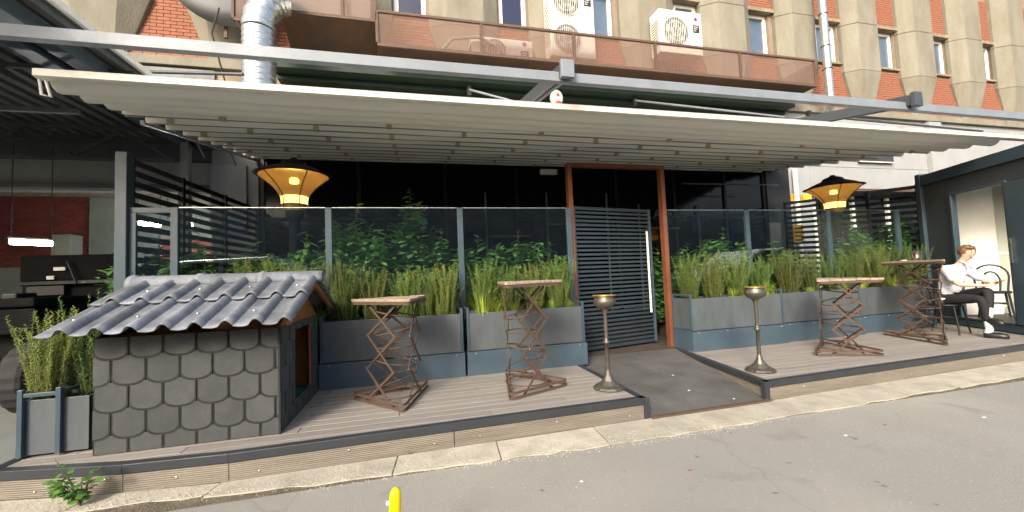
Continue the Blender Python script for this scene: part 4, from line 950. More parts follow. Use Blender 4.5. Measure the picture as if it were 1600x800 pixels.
# roof tiles
def tile_mesh(L, w_, flip=1):
    n, m_ = 16, 8; vs = []; th = .008
    for lay in (0, 1):
        for j in range(m_+1):
            f = j/m_; y = f*L
            for i in range(n+1):
                u = i/n; z = 0
                if u < .52: z = -.008*math.sin(PI*u/.52)
                else: z = .048*math.sin(PI*(u-.52)/.48)**.8
                z *= (1.0+.12*math.exp(-((f-.06)/.06)**2)+.2*math.exp(-((f-.45)/.05)**2)); 
                z += .012*(1-f)
                vs.append((u*w_, y, z-(th if lay else 0)))
    W_ = n+1; N = W_*(m_+1); fs = []
    for j in range(m_):
        for i in range(n):
            a = j*W_+i; fs.append((a, a+1, a+W_+1, a+W_)); fs.append((N+a, N+a+W_, N+a+W_+1, N+a+1))
    for i in range(n): fs.append((i, N+i, N+i+1, i+1)); k = m_*W_; fs.append((k+i, k+i+1, N+k+i+1, N+k+i))
    for j in range(m_): a = j*W_; fs.append((a, a+W_, N+a+W_, N+a)); b = a+n; fs.append((b, N+b, N+b+W_, b+W_))
    mb = MB().add(vs, fs, True); me = mb.mesh('roof_tile'); me.materials.append(M['tile']); return me
rx0, rx1 = -2.60, -.96; nt_ = 8; tw = (rx1-rx0)/nt_
ye, ze = 3.54, 1.155; slope = math.atan2(rz_+.02-ze, ym-ye); SL = math.hypot(rz_+.02-ze, ym-ye)
tm = tile_mesh(SL*.62, tw)
def roof_side(front):
    for c_ in range(2):
        for k in range(nt_):
            s0 = c_*SL*.5; lift = .018*c_
            if front: loc = (rx0+k*tw, ye+s0*math.cos(slope), ze+s0*math.sin(slope)+lift); rot = (slope, 0, 0)
            else: loc = (rx0+(k+1)*tw, 2*ym-ye-s0*math.cos(slope), ze+s0*math.sin(slope)+lift); rot = (slope, 0, PI)
            o = inst('roof_tile', tm, kn, loc, (1, 1 if c_ == 0 else .8, 1), rot)
            if (k+c_) % 2 == 0 and front:
                s = MB().lathe([(.011,0),(.009,.006),(0,.008)], n=8).build('screw', M['steel'], kn, local=True)
                s.location = Vector((loc[0]+tw*.27, loc[1]+.27*SL*math.cos(slope), loc[2]+.27*SL*math.sin(slope)+.006))-rootoff(kn); s.rotation_euler = rot
roof_side(True); roof_side(False)
xr = rx0+.02; rl = (rx1-rx0)/3
for k in range(3):
    a, b = xr+k*rl-.02, xr+(k+1)*rl+.02
    m = MB(); n = 12; vs = []
    prof_ = [(0,1.0),(.04,1.12),(.08,1.12),(.1,1.0),(.88,.94),(1,.94)]
    for f, s in prof_:
        for q in range(n+1):
            an = -.25+(PI+.5)*q/n; vs.append((a+(b-a)*f, ym-.085*s*math.cos(an), rz_+.012+.085*s*math.sin(an)))
    m.add(vs, [(i*(n+1)+q, i*(n+1)+q+1, (i+1)*(n+1)+q+1, (i+1)*(n+1)+q) for i in range(len(prof_)-1) for q in range(n)], True)
    o = m.build('ridge_tile', M['tile'], kn); sd_ = o.modifiers.new('s', 'SOLIDIFY'); sd_.thickness = .008
for fr_ in (1, -1):
    MB().bar((rx1-.05, ym-fr_*(ym-ye-.1), ze+.0), (rx1-.05, ym, rz_-.03), .03, .05).build('barge_board', M['ply'], kn)

# ---------------------------------------------------------------- bollard
t = empty('yellow_post', (-.11, 2.0, 0), 'yellow painted tube post at the bottom edge of the photo', 'bollard')
MB().tube([(-.14,2.03,0),(-.113,2.0,.44),(-.112,2.0,.475),(-.112,2.0,.49),(-.112,2.0,.496)], [.028,.0275,.024,.015,.003], 20).build('tube_post', M['yellow'], t)
MB().tube([(-.14,2.0,.43),(-.155,1.998,.43)], [.011,.008], 12).build('reflector_stud', M['acwhite'], t)
# ---------------------------------------------------------------- vegetation
def needle_bush(seed, h=.8, rad=.2, nst=30, dens=46, m='needle', spread=1.0):
    rnd = random.Random(seed); mb = MB(); st = MB()
    for s in range(nst):
        a = rnd.uniform(0, 2*PI); r0 = rad*.4*math.sqrt(rnd.random()); hh = h*rnd.uniform(.42, 1.03)*(1-.25*r0/rad)
        p = Vector((r0*math.cos(a), r0*math.sin(a), 0)); d = Vector((math.cos(a)*.42*spread*r0/rad+rnd.uniform(-.1,.1), math.sin(a)*.42*spread*r0/rad+rnd.uniform(-.1,.1), 1)).normalized()
        bend = Vector((rnd.uniform(-.16,.16), rnd.uniform(-.16,.16), 0)); N = int(dens*hh/h)
        pts = [p+d*hh*f+bend*f*f*hh for f in (0,.33,.66,1)]; st.tube(pts, [.004,.0035,.003,.001], 4, cap=False)
        for k in range(N*2):
            f = .06+.94*k/(N*2); q = p+d*hh*f+bend*f*f*hh; an = k*2.4+rnd.random(); ln = rnd.uniform(.024,.042)*(1.1-.4*f)
            o = Vector((math.cos(an), math.sin(an), rnd.uniform(-.1,.8))).normalized(); sd = o.cross(Vector((0,0,1))).normalized()*.005
            e = q+o*ln; mb.add([q-sd, q+sd, e+sd*.7, e-sd*.7], [(0,1,2,3)])
    a = mb.mesh('foliage'); a.materials.append(M[m]); b = st.mesh('stem'); b.materials.append(M['stem']); return a, b
RB = [needle_bush(11+i, .82, .3, 74, 74, ['needle','needled','needle','needleb'][i], 1.2) for i in range(4)]
def bush(v, loc, s, label, group, cat='rosemary', name='rosemary_bush'):
    t = empty(name, loc, label, cat, group, rz=random.uniform(0, 6))
    for nm, me, kd in (('foliage', v[0], 'stuff'), ('stem', v[1], None)):
        o = bpy.data.objects.new(nm, me); C.objects.link(o); o.parent = t; o.scale = s
        if kd: o['kind'] = kd
    return t
desc = ['tallest in its planter', 'bushy', 'thin', 'leaning', 'rounded', 'dense']
ros = [ # px of the stem, photo y of the top, plane y, variant, words
 (385,400,5.5,1,'rosemary bush behind the ridge of the kennel roof, left of centre'), (440,395,5.5,0,'rosemary bush behind the right end of the kennel ridge'),
 (478,405,5.5,2,'rosemary bush between the kennel roof and the first screen post'),
 (537,397,5.5,0,'rosemary bush just right of the first screen post, behind the wooden table corner'), (583,415,5.52,1,'short rosemary bush above the lower bar table'),
 (636,418,5.45,2,'rosemary bush right of the lower bar table, below the reflected yellow cap'), (665,412,5.5,0,'rosemary bush in front of the laurel, second left of the screen post'), (694,405,5.45,1,'rosemary bush just left of the second screen post'),
 (755,402,5.5,0,'rosemary bush just right of the second screen post'), (795,410,5.5,2,'rosemary bush above the left corner of the tall bar table'), (832,405,5.5,1,'rosemary bush above the middle of the tall bar table'), (872,395,5.48,0,'rosemary bush beside the orange gate frame on its left'),
 (1072,392,5.6,0,'rosemary bush beside the orange gate frame on its right'), (1110,388,5.58,1,'rosemary bush second from the gate on the right side'), (1148,388,5.6,0,'rosemary bush left of the ashtray bowl on the right deck'), (1183,398,5.62,3,'rosemary bush directly above the right ashtray stand'),
 (1228,385,5.66,1,'rosemary bush left of the low bar table on the right'), (1262,390,5.68,0,'rosemary bush above the left corner of the low right table'), (1295,392,5.7,3,'rosemary bush above the middle of the low right table'), (1328,385,5.7,0,'rosemary bush above the right corner of the low right table'),
 (1362,378,5.75,1,'rosemary bush between the two right bar tables'), (1395,372,5.75,3,'rosemary bush behind the left half of the tea table'), (1425,380,5.75,0,'rosemary bush behind the right half of the tea table')]
for i, (px, pt, y, v, lb) in enumerate(ros):
    p = atY(px, pt, y); h = p.z-(D+.745); 
    bush(RB[v], (p.x, y, D+.745), (h/.8*.92, h/.8*.92, h/.8), lb, 'rosemary bushes in the planters')
NB = needle_bush(77, .62, .3, 46, 44, 'needleb', 2.2)
bush(NB, (-2.66, 4.2, D+.39), (.85, .7, 1.6), 'light green rosemary in the small far left planter', None)
bush(RB[1], (-2.9, 4.12, D+.39), (.95,.8,1.0), 'left-leaning lower rosemary at the left side of the small far left planter', None)
# grass tufts
def tuft(seed, h=.3, n=70, rad=.09):
    rnd = random.Random(seed); mb = MB()
    for k in range(n):
        a = rnd.uniform(0, 2*PI); r0 = rad*rnd.random(); p = Vector((r0*math.cos(a), r0*math.sin(a), 0)); hh = h*rnd.uniform(.5, 1.1); out = rnd.uniform(.1, .8)*hh
        sd = Vector((-math.sin(a), math.cos(a), 0))*.005; pts = []
        for f in (0, .35, .7, 1): pts.append(p+Vector((math.cos(a)*out*f*f, math.sin(a)*out*f*f, hh*(f-.35*f*f*out/hh))))
        vs = []; 
        for i, q in enumerate(pts): w_ = (1, 1, .7, .1)[i]; vs += [q-sd*w_, q+sd*w_]
        mb.add(vs, [(0,1,3,2),(2,3,5,4),(4,5,7,6)])
    me = mb.mesh('grass_tuft'); me.materials.append(M['blade']); return me
TF = [tuft(i+3) for i in range(3)]
tufts = [(497,475,5.42,'yellow green grass tuft between the kennel and the first planter post'), (755,452,5.34,'grass tuft at the left end of the third planter'), (780,462,5.33,'grass tuft under the left corner of the tall bar table'), (805,468,5.33,'grass tuft behind the tall bar table, left of its middle'), (835,462,5.34,'grass tuft behind the tall bar table, right of its middle'), (862,462,5.34,'grass tuft beside the right corner of the tall bar table'), (890,465,5.34,'grass tuft at the right end of the third planter, by the gate'),
 (1143,448,5.45,'grass tuft left of the right ashtray bowl'), (1165,445,5.45,'grass tuft touching the right ashtray bowl from the left'), (1193,432,5.45,'bright grass tuft that seems to sprout from the right ashtray bowl'), (1205,442,5.47,'grass tuft right of the right ashtray bowl'), (1265,445,5.52,'grass tuft left of the low right bar table'), (1320,440,5.55,'grass tuft under the right half of the low bar table'), (1345,432,5.6,'grass tuft between the two right bar tables'), (1395,428,5.65,'grass tuft behind the tea table frame, left side'), (1420,430,5.65,'grass tuft behind the tea table frame, middle')]
for i, (px, pt, y, lb) in enumerate(tufts):
    p = atY(px, pt, y); h = max(.12, p.z-(D+.75))
    o = bpy.data.objects.new('grass_tuft', TF[i % 3]); C.objects.link(o); o.location = (p.x, y, D+.75); o.scale = (h/.3*1.05,)*2+(h/.3,); o.rotation_euler = (0,0,i)
    own(o, lb, 'grass tuft', 'yellow green grass tufts in the planters')
# laurels
def leaf_mesh(name, m, L=.115, W_=.05):
    vs = []; fs = []
    n = 5
    for i in range(n+1):
        f = i/n; w_ = W_*.5*math.sin(PI*min(1, f*.96+.04))**.8; z = -.18*L*f*f
        vs += [(-w_, L*f, z+.12*w_*1.5), (0, L*f, z), (w_, L*f, z+.12*w_*1.5)]
    for i in range(n): a = i*3; fs += [(a, a+1, a+4, a+3), (a+1, a+2, a+5, a+4)]
    me = MB().add(vs, fs, True).mesh(name); me.materials.append(m); return me, vs, fs
LM = [leaf_mesh('leaf', M['laurel'], .135, .062), leaf_mesh('leaf', M['laureld'], .15, .068)]
def laurel(px, ptop, y, rad, label, seed, nst=9, base=.5, single=70):
    rnd = random.Random(seed); p0 = atY(px, ptop, y); H = p0.z-base
    t = empty('laurel_shrub', (p0.x, y, base), label, 'shrub', 'laurel shrubs behind the glass screens')
    st = MB(); fo = MB(); spots = []
    for s in range(nst):
        a = rnd.uniform(0, 2*PI); top = H*(1 if s == 0 else rnd.uniform(.5, .9)); r = 0 if s == 0 else rad*rnd.uniform(.2, 1.15)
        e = Vector((r*math.cos(a), r*.5*math.sin(a), top)); b = Vector((e.x*.25, e.y*.25, 0))
        pts = [b.lerp(e, f)+Vector((rnd.uniform(-.03,.03), rnd.uniform(-.03,.03), 0)) for f in (0,.25,.5,.75,1)]
        st.tube([Vector(t.location)+q for q in pts], [.01,.009,.007,.005,.002], 5, cap=False)
        n = int(top/.042)
        for k in range(n):
            f = .12+.88*k/n; i = min(3, int(f*4)); q = pts[i].lerp(pts[i+1], f*4-i); yaw = k*2.4+rnd.uniform(-.5,.5)
            for rep in range(1 if (s == 0 and f > .8) else 3):
                off = Vector((math.cos(yaw+1.5), math.sin(yaw+1.5), 0))*(rnd.uniform(0,.12) if rep else 0)
                spots.append((q+off, Euler((rnd.uniform(-.3,.7), rnd.uniform(-.4,.4), yaw+rep*1.9)), rnd.uniform(.9,1.5)*(.7 if f > .9 else 1)))
    st.build('stem', M['stem'], t)
    spots.sort(key=lambda s: s[0].y-s[0].z*.3)
    for i, (q, e, s) in enumerate(spots):
        lm = LM[0 if rnd.random() < .7 else 1]
        if i < single:
            o = bpy.data.objects.new('leaf', lm[0]); C.objects.link(o); o.parent = t; o.location = q; o.rotation_euler = e; o.scale = (s, s, s)
        else:
            mt = Matrix.Translation(q+Vector(t.location)) @ e.to_matrix().to_4x4() @ Matrix.Scale(s, 4)
            fo.add([mt @ Vector(v) for v in lm[1]], lm[2], True)
    if fo.v: fo.build('foliage', M['laureld'], t, kind='stuff')
lr = [(250,368,6.3,.5,'laurel behind the narrow side glass beside the tall navy post'), (310,362,6.4,.55,'laurel under the left slat fence, behind the kennel ridge'), (395,378,6.4,.55,'low laurel below the left heater lamp'), (478,358,6.3,.45,'laurel with bright leaves just left of the first screen post'),
 (556,318,6.3,.38,'tall laurel right of the first screen post with a pointed top'), (600,365,6.5,.5,'dense laurel behind the short rosemary above the lower table'), (638,293,6.6,.4,'tallest laurel with one thin bare sprig rising above the glass'), (690,358,6.3,.45,'laurel left of the second screen post'),
 (745,368,6.3,.4,'small laurel right of the second screen post'), (808,358,6.3,.5,'rounded laurel above the tall bar table'), (860,378,6.4,.4,'low laurel left of the orange gate frame'),
 (1028,385,6.9,.2,'laurel glimpsed between gate leaf and orange frame'), (1075,378,6.4,.5,'low laurel right of the orange gate frame'), (1128,355,6.4,.45,'laurel with small raised tip left of the third screen post'), (1208,375,6.4,.55,'dark laurel between the third screen post and the fence'),
 (1330,332,6.5,.45,'leafy laurel right of the right heater lamp'), (1372,350,6.6,.4,'laurel in the middle of the right slat fence'), (1405,315,6.6,.45,'tall feathery laurel before the container kiosk'), (1440,385,6.4,.3,'small laurel beside the kiosk corner')]
for i, (px, pt, y, r, lb) in enumerate(lr): laurel(px, pt, y-.2, r, lb, 100+i, nst=26 if px < 900 else 22, single=70)
struct(MB().box(-3.3, 2.3, 6.1, 6.9, .2, .45), 'planting_bed', M['soil']); struct(MB().box(4.6, 9.9, 6.05, 6.95, .2, .45), 'planting_bed', M['soil'])
# weed at the kerb
t = empty('kerb_weed', (-2.26, 3.46, .01), 'green leafy weed growing from the kerb joint at the bottom left', 'weed')
rnd = random.Random(5); st = MB(); wl_ = []
for s in range(13):
    a = rnd.uniform(0, 2*PI); e = Vector((.17*math.cos(a)*rnd.random(), .09*math.sin(a)*rnd.random()-.03, rnd.uniform(.06,.25)*(1.5 if s == 0 else 1)))
    st.tube([Vector(t.location), Vector(t.location)+e*.5+Vector((0,0,.03)), Vector(t.location)+e], [.004,.003,.0015], 5, cap=False)
    for k in range(9): wl_.append((e*rnd.uniform(.3,1.0)+Vector((rnd.uniform(-.03,.03), rnd.uniform(-.03,.03), rnd.uniform(-.01,.03))), Euler((rnd.uniform(-.4,.6), rnd.uniform(-.5,.5), rnd.uniform(0,6.3))), rnd.uniform(.35,.8)))
st.build('stem', M['stem'], t)
v_ = [(0,0,0),(.02,.01,.004),(.035,.03,0),(.024,.038,.003),(.028,.055,-.004),(0,.075,-.01),(-.028,.055,-.004),(-.024,.038,.003),(-.035,.03,0),(-.02,.01,.004)]
wm = MB().add(v_, [tuple(range(10))]).mesh('leaf'); wm.materials.append(M['weed'])
for q, e, s in wl_:
    o = bpy.data.objects.new('leaf', wm); C.objects.link(o); o.parent = t; o.location = q; o.rotation_euler = e; o.scale = (s,)*3
o = bpy.data.objects.new('seedling', TF[1]); C.objects.link(o); p = atZ(640, 691, .02); o.location = (p.x, 3.52, .02); o.scale = (.12,.12,.1); own(o, 'tiny green seedling at the foot of the left deck fascia', 'weed')

# ---------------------------------------------------------------- container kiosk
A = Vector((10.18, 5.87, 0)); B = Vector((9.41, 4.33, 0)); u = (B-A).normalized(); nin = Vector((-u.y, u.x, 0))   # into the container
if nin.x < 0: nin = -nin
ks = empty('container_kiosk', A, 'dark navy container kiosk with an open door beside the seated person', 'kiosk')
def kbox(s0, s1, d0, d1, z0, z1, name, m, parent=ks, bevel=.006):
    vs = [A+u*s+nin*d+Vector((0,0,z)) for z in (z0, z1) for d in (d0, d1) for s in (s0, s1)]
    return MB().add(vs, [(0,2,3,1),(4,5,7,6),(0,1,5,4),(2,6,7,3),(0,4,6,2),(1,3,7,5)]).build(name, m, parent, bevel=bevel, fix=True)
LS = 2.35
kbox(-.12, .0, -.06, .1, D, 3.22, 'corner_post', M['navy']); kbox(.0, LS, -.05, .08, 2.98, 3.18, 'top_rail', M['navy']); kbox(.0, LS, -.05, .08, D+.02, .34, 'bottom_rail', M['navy'])
kbox(.003, .62, 0, .04, .343, 2.977, 'wall_panel', M['beamdk']); kbox(.62, LS, 0, .04, 2.68, 2.977, 'wall_panel', M['beamdk'])
kbox(1.71, LS, 0, .04, .343, 2.677, 'wall_panel', M['beamdk'])
kbox(.61, .66, -.03, .06, .345, 2.70, 'door_frame', M['navy']); kbox(1.66, 1.71, -.03, .06, .345, 2.70, 'door_frame', M['navy']); kbox(.661, 1.659, -.03, .06, 2.65, 2.70, 'door_frame', M['navy'])
kbox(.661, 1.66, -.06, .06, .345, .375, 'door_sill', M['navy'])
dl_ = kbox(1.73, 2.3, -.07, -.035, .36, 2.66, 'door_leaf', M['navy']); kbox(1.76, 1.79, -.1, -.075, 1.35, 1.75, 'handle', M['steel'], dl_, 0)
kbox(.0, LS, .08, 2.4, .2, .35, 'floor', M['floorin']); kbox(.0, LS, .08, 2.4, 3.1, 3.16, 'roof', M['beamdk'])
kbox(.0, .04, .09, 2.4, .351, 3.09, 'end_wall', M['kioskin']); kbox(.05, LS, 1.55, 1.6, .351, 3.09, 'inner_wall', M['kioskin'])
kbox(LS-.06, LS, 1.62, 2.4, .351, 3.09, 'end_wall', M['navy']); kbox(LS-.1, LS+.02, 2.34, 2.46, .2, 3.2, 'corner_post', M['navy'])
kbox(.12, .16, .1, 1.0, .351, 2.95, 'inner_board', M['white'])
kbox(1.71, LS, .041, .06, .351, 2.977, 'inner_board', M['white'])
kbox(.04, .06, .3, 1.5, 1.5, 1.54, 'shelf', M['white'], bevel=0)
p = A+u*1.15+nin*.95; o = MB().box(p.x-.2, p.x+.25, p.y-.2, p.y+.2, .352, .78).build('storage_crate', M['green'], None, bevel=.02); own(o, 'dark green crate inside the kiosk behind the empty chair', 'crate')
p = A+u*.95+nin*.55; o = MB().lathe([(.0,0),(.1,.005),(.14,.1),(.13,.2),(.06,.26),(.05,.3),(0,.3)], (p.x, p.y, .352), 20).build('plastic_jug', M['clearg']); own(o, 'clear plastic jug on the kiosk floor under the chair', 'jug')
o = kbox(-.28, -.22, -.04, .02, D, 1.0, 'cable_box', M['black'], None); own(o, 'black slim box standing at the foot of the kiosk corner', 'box')
# wall lamp glimpsed top right
c = atY(1585, 241, 7.5); o = MB().lathe([(.0,0),(.16,.02),(.2,.08),(0,.1)], c, 20).build('ceiling_lamp', M['warm_glow']); own(o, 'small round warm lamp above the kiosk at the right edge', 'lamp')

# ---------------------------------------------------------------- chairs
def chair(x, y, z, rz, label, s=1.05):
    t = empty('bentwood_chair', (x, y, z), label, 'chair', 'black bentwood chairs by the kiosk', rz)
    def loc(mb, nm): o = mb.build(nm, M['black'], t, local=True); o.scale = (s, s, s); return o
    loc(MB().lathe([(0,.44),(.19,.44),(.205,.45),(.205,.465),(.19,.475),(0,.47)], n=28), 'seat')
    for sx in (-1, 1):
        loc(MB().tube([(sx*.15,-.15,.44),(sx*.17,-.18,.2),(sx*.19,-.2,0)], [.016,.014,.012], 8), 'leg')
        loc(MB().tube([(sx*.14,.16,.44),(sx*.16,.2,.2),(sx*.18,.25,0)], [.016,.014,.012], 8), 'leg')
    loc(MB().tube([(.15*math.cos(a*PI/12), .15*math.sin(a*PI/12), .27) for a in range(24)], .01, 6, closed=True), 'leg_hoop')
    for wd, zt, nm in ((.2, .92, 'back_hoop'), (.1, .8, 'inner_hoop')):
        pts = [(-wd*.85, .17, .45)]+[(-wd*math.cos(a*PI/10)*(1), .2+.05*math.sin(a*PI/10), .72*zt/.92+(zt-.72*zt/.92)*math.sin(a*PI/10)) for a in range(11)]+[(wd*.85, .17, .45)]
        loc(MB().tube(pts, .014, 8), nm)
    return t
chair(8.78, 4.92, D, math.radians(10), 'black bentwood chair carrying the seated person in white')
pc = A+u*1.28+nin*.42
chair(10.02, 4.92, .351, math.radians(-60), 'empty black bentwood chair in the open kiosk door', 1.05)
# ---------------------------------------------------------------- seated person
def skin(name, nodes, edges, m, parent, root, sub=2):
    bm = bmesh.new(); ks_ = list(nodes); off = rootoff(parent) if parent else Vector()
    vv = {k: bm.verts.new(Vector(nodes[k][0])-off) for k in ks_}
    for a, b in edges: bm.edges.new((vv[a], vv[b]))
    me = bpy.data.meshes.new(name); bm.to_mesh(me); bm.free()
    o = bpy.data.objects.new(name, me); C.objects.link(o)
    if parent: o.parent = parent
    sk = o.modifiers.new('skin', 'SKIN'); sk.use_smooth_shade = True; sk.branch_smoothing = .3
    for i, k in enumerate(ks_):
        r = nodes[k][1]; r = r if isinstance(r, tuple) else (r, r); d = me.skin_vertices[0].data[i]; d.radius = r; d.use_root = (k == root)
    o.modifiers.new('sub', 'SUBSURF').levels = sub; o.modifiers['sub'].render_levels = sub
    me.materials.append(m); return o
P = dict(pel=(8.82,4.90,.79), wa=(8.83,4.87,.98), ch=(8.86,4.80,1.19), nb=(8.885,4.745,1.35), nk=(8.90,4.70,1.42), hb=(8.915,4.645,1.49), hm=(8.92,4.63,1.56), ht=(8.915,4.64,1.61),
 shL=(8.68,4.80,1.30), shR=(9.06,4.76,1.29), elL=(8.57,4.62,1.03), elR=(9.14,4.55,1.04), wrL=(8.78,4.38,1.01), wrR=(8.98,4.42,1.02), haL=(8.86,4.34,1.03), haR=(8.93,4.36,1.03),
 hpL=(8.74,4.86,.78), hpR=(8.92,4.92,.79), knL=(8.72,4.42,.80), knR=(8.84,4.40,.93), anL=(8.70,4.36,.34), anR=(8.72,4.36,.56), toL=(8.74,4.25,.25), toR=(8.70,4.26,.465), hlL=(8.69,4.38,.26), hlR=(8.72,4.38,.49))
P = {k: Vector(v) for k, v in P.items()}
V = lambda k, r: (P[k], r)
pe = empty('person', (8.8, 4.6, D), 'seated person in white short-sleeved shirt looking down at a phone', 'person')
nodes = dict(pel=V('pel',(.13,.11)), wa=V('wa',(.115,.095)), ch=V('ch',(.14,.1)), nb=V('nb',(.06,.055)), nk=V('nk',.048), hb=V('hb',(.068,.076)), hm=V('hm',(.086,.096)), ht=V('ht',(.072,.082)),
 shL=V('shL',.05), shR=V('shR',.05), elL=V('elL',.036), elR=V('elR',.036), wrL=V('wrL',(.024,.022)), wrR=V('wrR',(.024,.022)), haL=V('haL',(.03,.016)), haR=V('haR',(.03,.016)),
 hpL=V('hpL',.085), hpR=V('hpR',.085), knL=V('knL',.055), knR=V('knR',.055), anL=V('anL',.034), anR=V('anR',.034), hlL=V('hlL',.03), hlR=V('hlR',.03), toL=V('toL',(.02,.012)), toR=V('toR',(.02,.012)))
edges = [('pel','wa'),('wa','ch'),('ch','nb'),('nb','nk'),('nk','hb'),('hb','hm'),('hm','ht'),('ch','shL'),('ch','shR'),('shL','elL'),('shR','elR'),('elL','wrL'),('elR','wrR'),('wrL','haL'),('wrR','haR'),('pel','hpL'),('pel','hpR'),('hpL','knL'),('hpR','knR'),('knL','anL'),('knR','anR'),('anL','hlL'),('anR','hlR'),('hlL','toL'),('hlR','toR')]
# fingers
for sd_, (ha, dr_) in {'L': ('haL', Vector((.8,-.3,.35))), 'R': ('haR', Vector((-.7,-.5,.4)))}.items():
    dr_ = dr_.normalized(); up = Vector((0,0,1)); sid = dr_.cross(up).normalized()
    for f in range(5):
        L_ = [.045,.06,.066,.06,.048][f]; base = P[ha]+dr_*.018+up*(.022-.012*f)+(sid*.0 if f else sid*-.012)
        a, b, c_ = f'{sd_}f{f}a', f'{sd_}f{f}b', f'{sd_}f{f}c'; d1 = (dr_+(up*.9 if f == 0 else Vector((0,0,0)))).normalized(); d2 = (dr_+Vector((0,-.9,.1))).normalized() if f else d1
        nodes[a] = (base, .0095); nodes[b] = (base+d1*L_*.55, .009); nodes[c_] = (base+d1*L_*.55+d2*L_*.45, .0075); edges += [(ha, a), (a, b), (b, c_)]
skin('body', nodes, edges, M['skin'], pe, 'pel')
# face: nose, ears, eyes as small features on the head
fd = Vector((-.42,-.72,-.52)).normalized(); fs2 = fd.cross(Vector((0,0,1))).normalized(); fu = fs2.cross(fd).normalized(); hc = (P['hb']+P['hm'])/2+Vector((0,-.005,.0))
nose = MB().tube([hc+fd*.07+fu*.02, hc+fd*.1-fu*.006, hc+fd*.085-fu*.014], [.006,.012,.005], 8).build('nose', M['skin'], pe)
MB().tube([hc+fd*.078-fu*.034-fs2*.02, hc+fd*.087-fu*.036, hc+fd*.078-fu*.034+fs2*.02], [.003,.006,.003], 6).build('mouth', mat('lips', (.45,.15,.12), .5, bump=0), pe)
for s in (-1, 1):
    MB().tube([hc+fs2*s*.033+fd*.073+fu*.02, hc+fs2*s*.02+fd*.08+fu*.018], [.004,.005], 6).build('eyelid', M['hair'], pe)
    o = MB().lathe([(0,-.01),(.02,0),(.022,.005),(.012,.01),(0,.008)], n=12).build('ear', M['skin'], pe, local=True); o.location = hc+fs2*s*.082-fu*.0-rootoff(pe); o.rotation_euler = (0, PI/2, 0)
# hair: cap with parting and low bun
hb_ = MB(); vs = []; n1, n2 = 20, 12; hcc = P['hm']+Vector((-.0,.012,-.005))-fd*.016+fu*.008
for i in range(n1):
    for j in range(n2+1):
        th = 2*PI*i/n1; ph = (PI*.66)*j/n2
        d = (fu*math.cos(ph)+(fd*math.cos(th)+fs2*math.sin(th))*math.sin(ph))
        r = .113*(1+.03*math.sin(th*5+ph*3)); fwd = d.dot(fd)
        if fwd > .15 and ph > .75: d = (d-fd*(fwd-.15)).normalized(); r *= .93
        elif fwd > .15: r *= 1-.05*fwd
        vs.append(hcc+Vector((d.x*r, d.y*r, d.z*r)))
fs3 = [(i*(n2+1)+j, ((i+1)%n1)*(n2+1)+j, ((i+1)%n1)*(n2+1)+j+1, i*(n2+1)+j+1) for i in range(n1) for j in range(n2)]
hair = MB().add(vs, fs3, True).build('hair', M['hair'], pe)
o = MB().lathe([(0,-.035),(.025,-.03),(.04,0),(.03,.03),(0,.038)], n=14).build('hair_bun', M['hair'], hair, local=True); o.location = hcc-fd*.115-fu*.035-rootoff(pe)
# clothes
nodes = dict(pel=V('pel',(.19,.16)), wa=V('wa',(.175,.15)), ch=V('ch',(.2,.15)), nb=V('nb',(.085,.08)), shL=V('shL',.095), shR=V('shR',.095), eL=(P['shL'].lerp(P['elL'],.85), .082), eR=(P['shR'].lerp(P['elR'],.85), .082), hem=(P['pel']+Vector((.0,-.03,-.06)), (.2,.17)))
skin('shirt', nodes, [('hem','pel'),('pel','wa'),('wa','ch'),('ch','nb'),('ch','shL'),('ch','shR'),('shL','eL'),('shR','eR')], M['shirt'], pe, 'wa')
MB().tube([P['nk']+Vector((-.06,.0,-.02)), P['nk']+Vector((-.03,-.06,-.05)), P['nk']+Vector((.0,-.1,-.13)), P['nk']+Vector((.05,-.04,-.05)), P['nk']+Vector((.06,.02,-.02)), P['nk']+Vector((0,.06,.0))], .014, 8, closed=True).build('collar', M['shirt'], pe)
nodes = dict(pel=V('pel',(.145,.12)), hpL=V('hpL',.1), hpR=V('hpR',.1), knL=V('knL',.075), knR=V('knR',.078), anL=(P['knL'].lerp(P['anL'],.82), .056), anR=(P['knR'].lerp(P['anR'],.8), .058), mL=(P['knL'].lerp(P['anL'],.4), .064), mR=(P['knR'].lerp(P['anR'],.4), .066))
skin('trousers', nodes, [('pel','hpL'),('pel','hpR'),('hpL','knL'),('hpR','knR'),('knL','mL'),('knR','mR'),('mL','anL'),('mR','anR')], M['trouser'], pe, 'pel')
for s in 'LR':
    a, h_, tt, k_ = P['an'+s], P['hl'+s], P['to'+s], P['kn'+s]
    MB().tube([k_.lerp(a,.72), k_.lerp(a,.9), a, h_+Vector((0,0,-.01))], [.045,.046,.046,.046], 14).build('sock', M['sock'], pe)
    dd = (tt-h_).normalized()
    sh = MB().tube([h_-dd*.04+Vector((0,0,-.03)), h_+Vector((0,0,-.022)), h_.lerp(tt,.45)+Vector((0,0,-.02)), h_.lerp(tt,.85)+Vector((0,0,-.018)), tt+dd*.05+Vector((0,0,-.02)), tt+dd*.075+Vector((0,0,-.022))], [.045,.06,.058,.055,.048,.02], 14).build('shoe', M['shoe'], pe)
    q = [h_-dd*.05, tt+dd*.06]; MB().bar(q[0]+Vector((0,0,-.066)), q[1]+Vector((0,0,-.058)), .08, .02).build('sole', M['black'], sh, bevel=.006)
ph = empty('mobile_phone', (8.9,4.3,1.03), 'dark mobile phone held in both hands by the seated person', 'phone')
MB().bar((8.85,4.31,1.05),(8.96,4.29,1.07), .075, .009, up=(0,.4,1)).build('case', M['phone'], ph, bevel=.003)
MB().bar((8.855,4.316,1.057),(8.955,4.296,1.077), .066, .002, up=(0,.4,1)).build('display', M['winnavy'], ph)

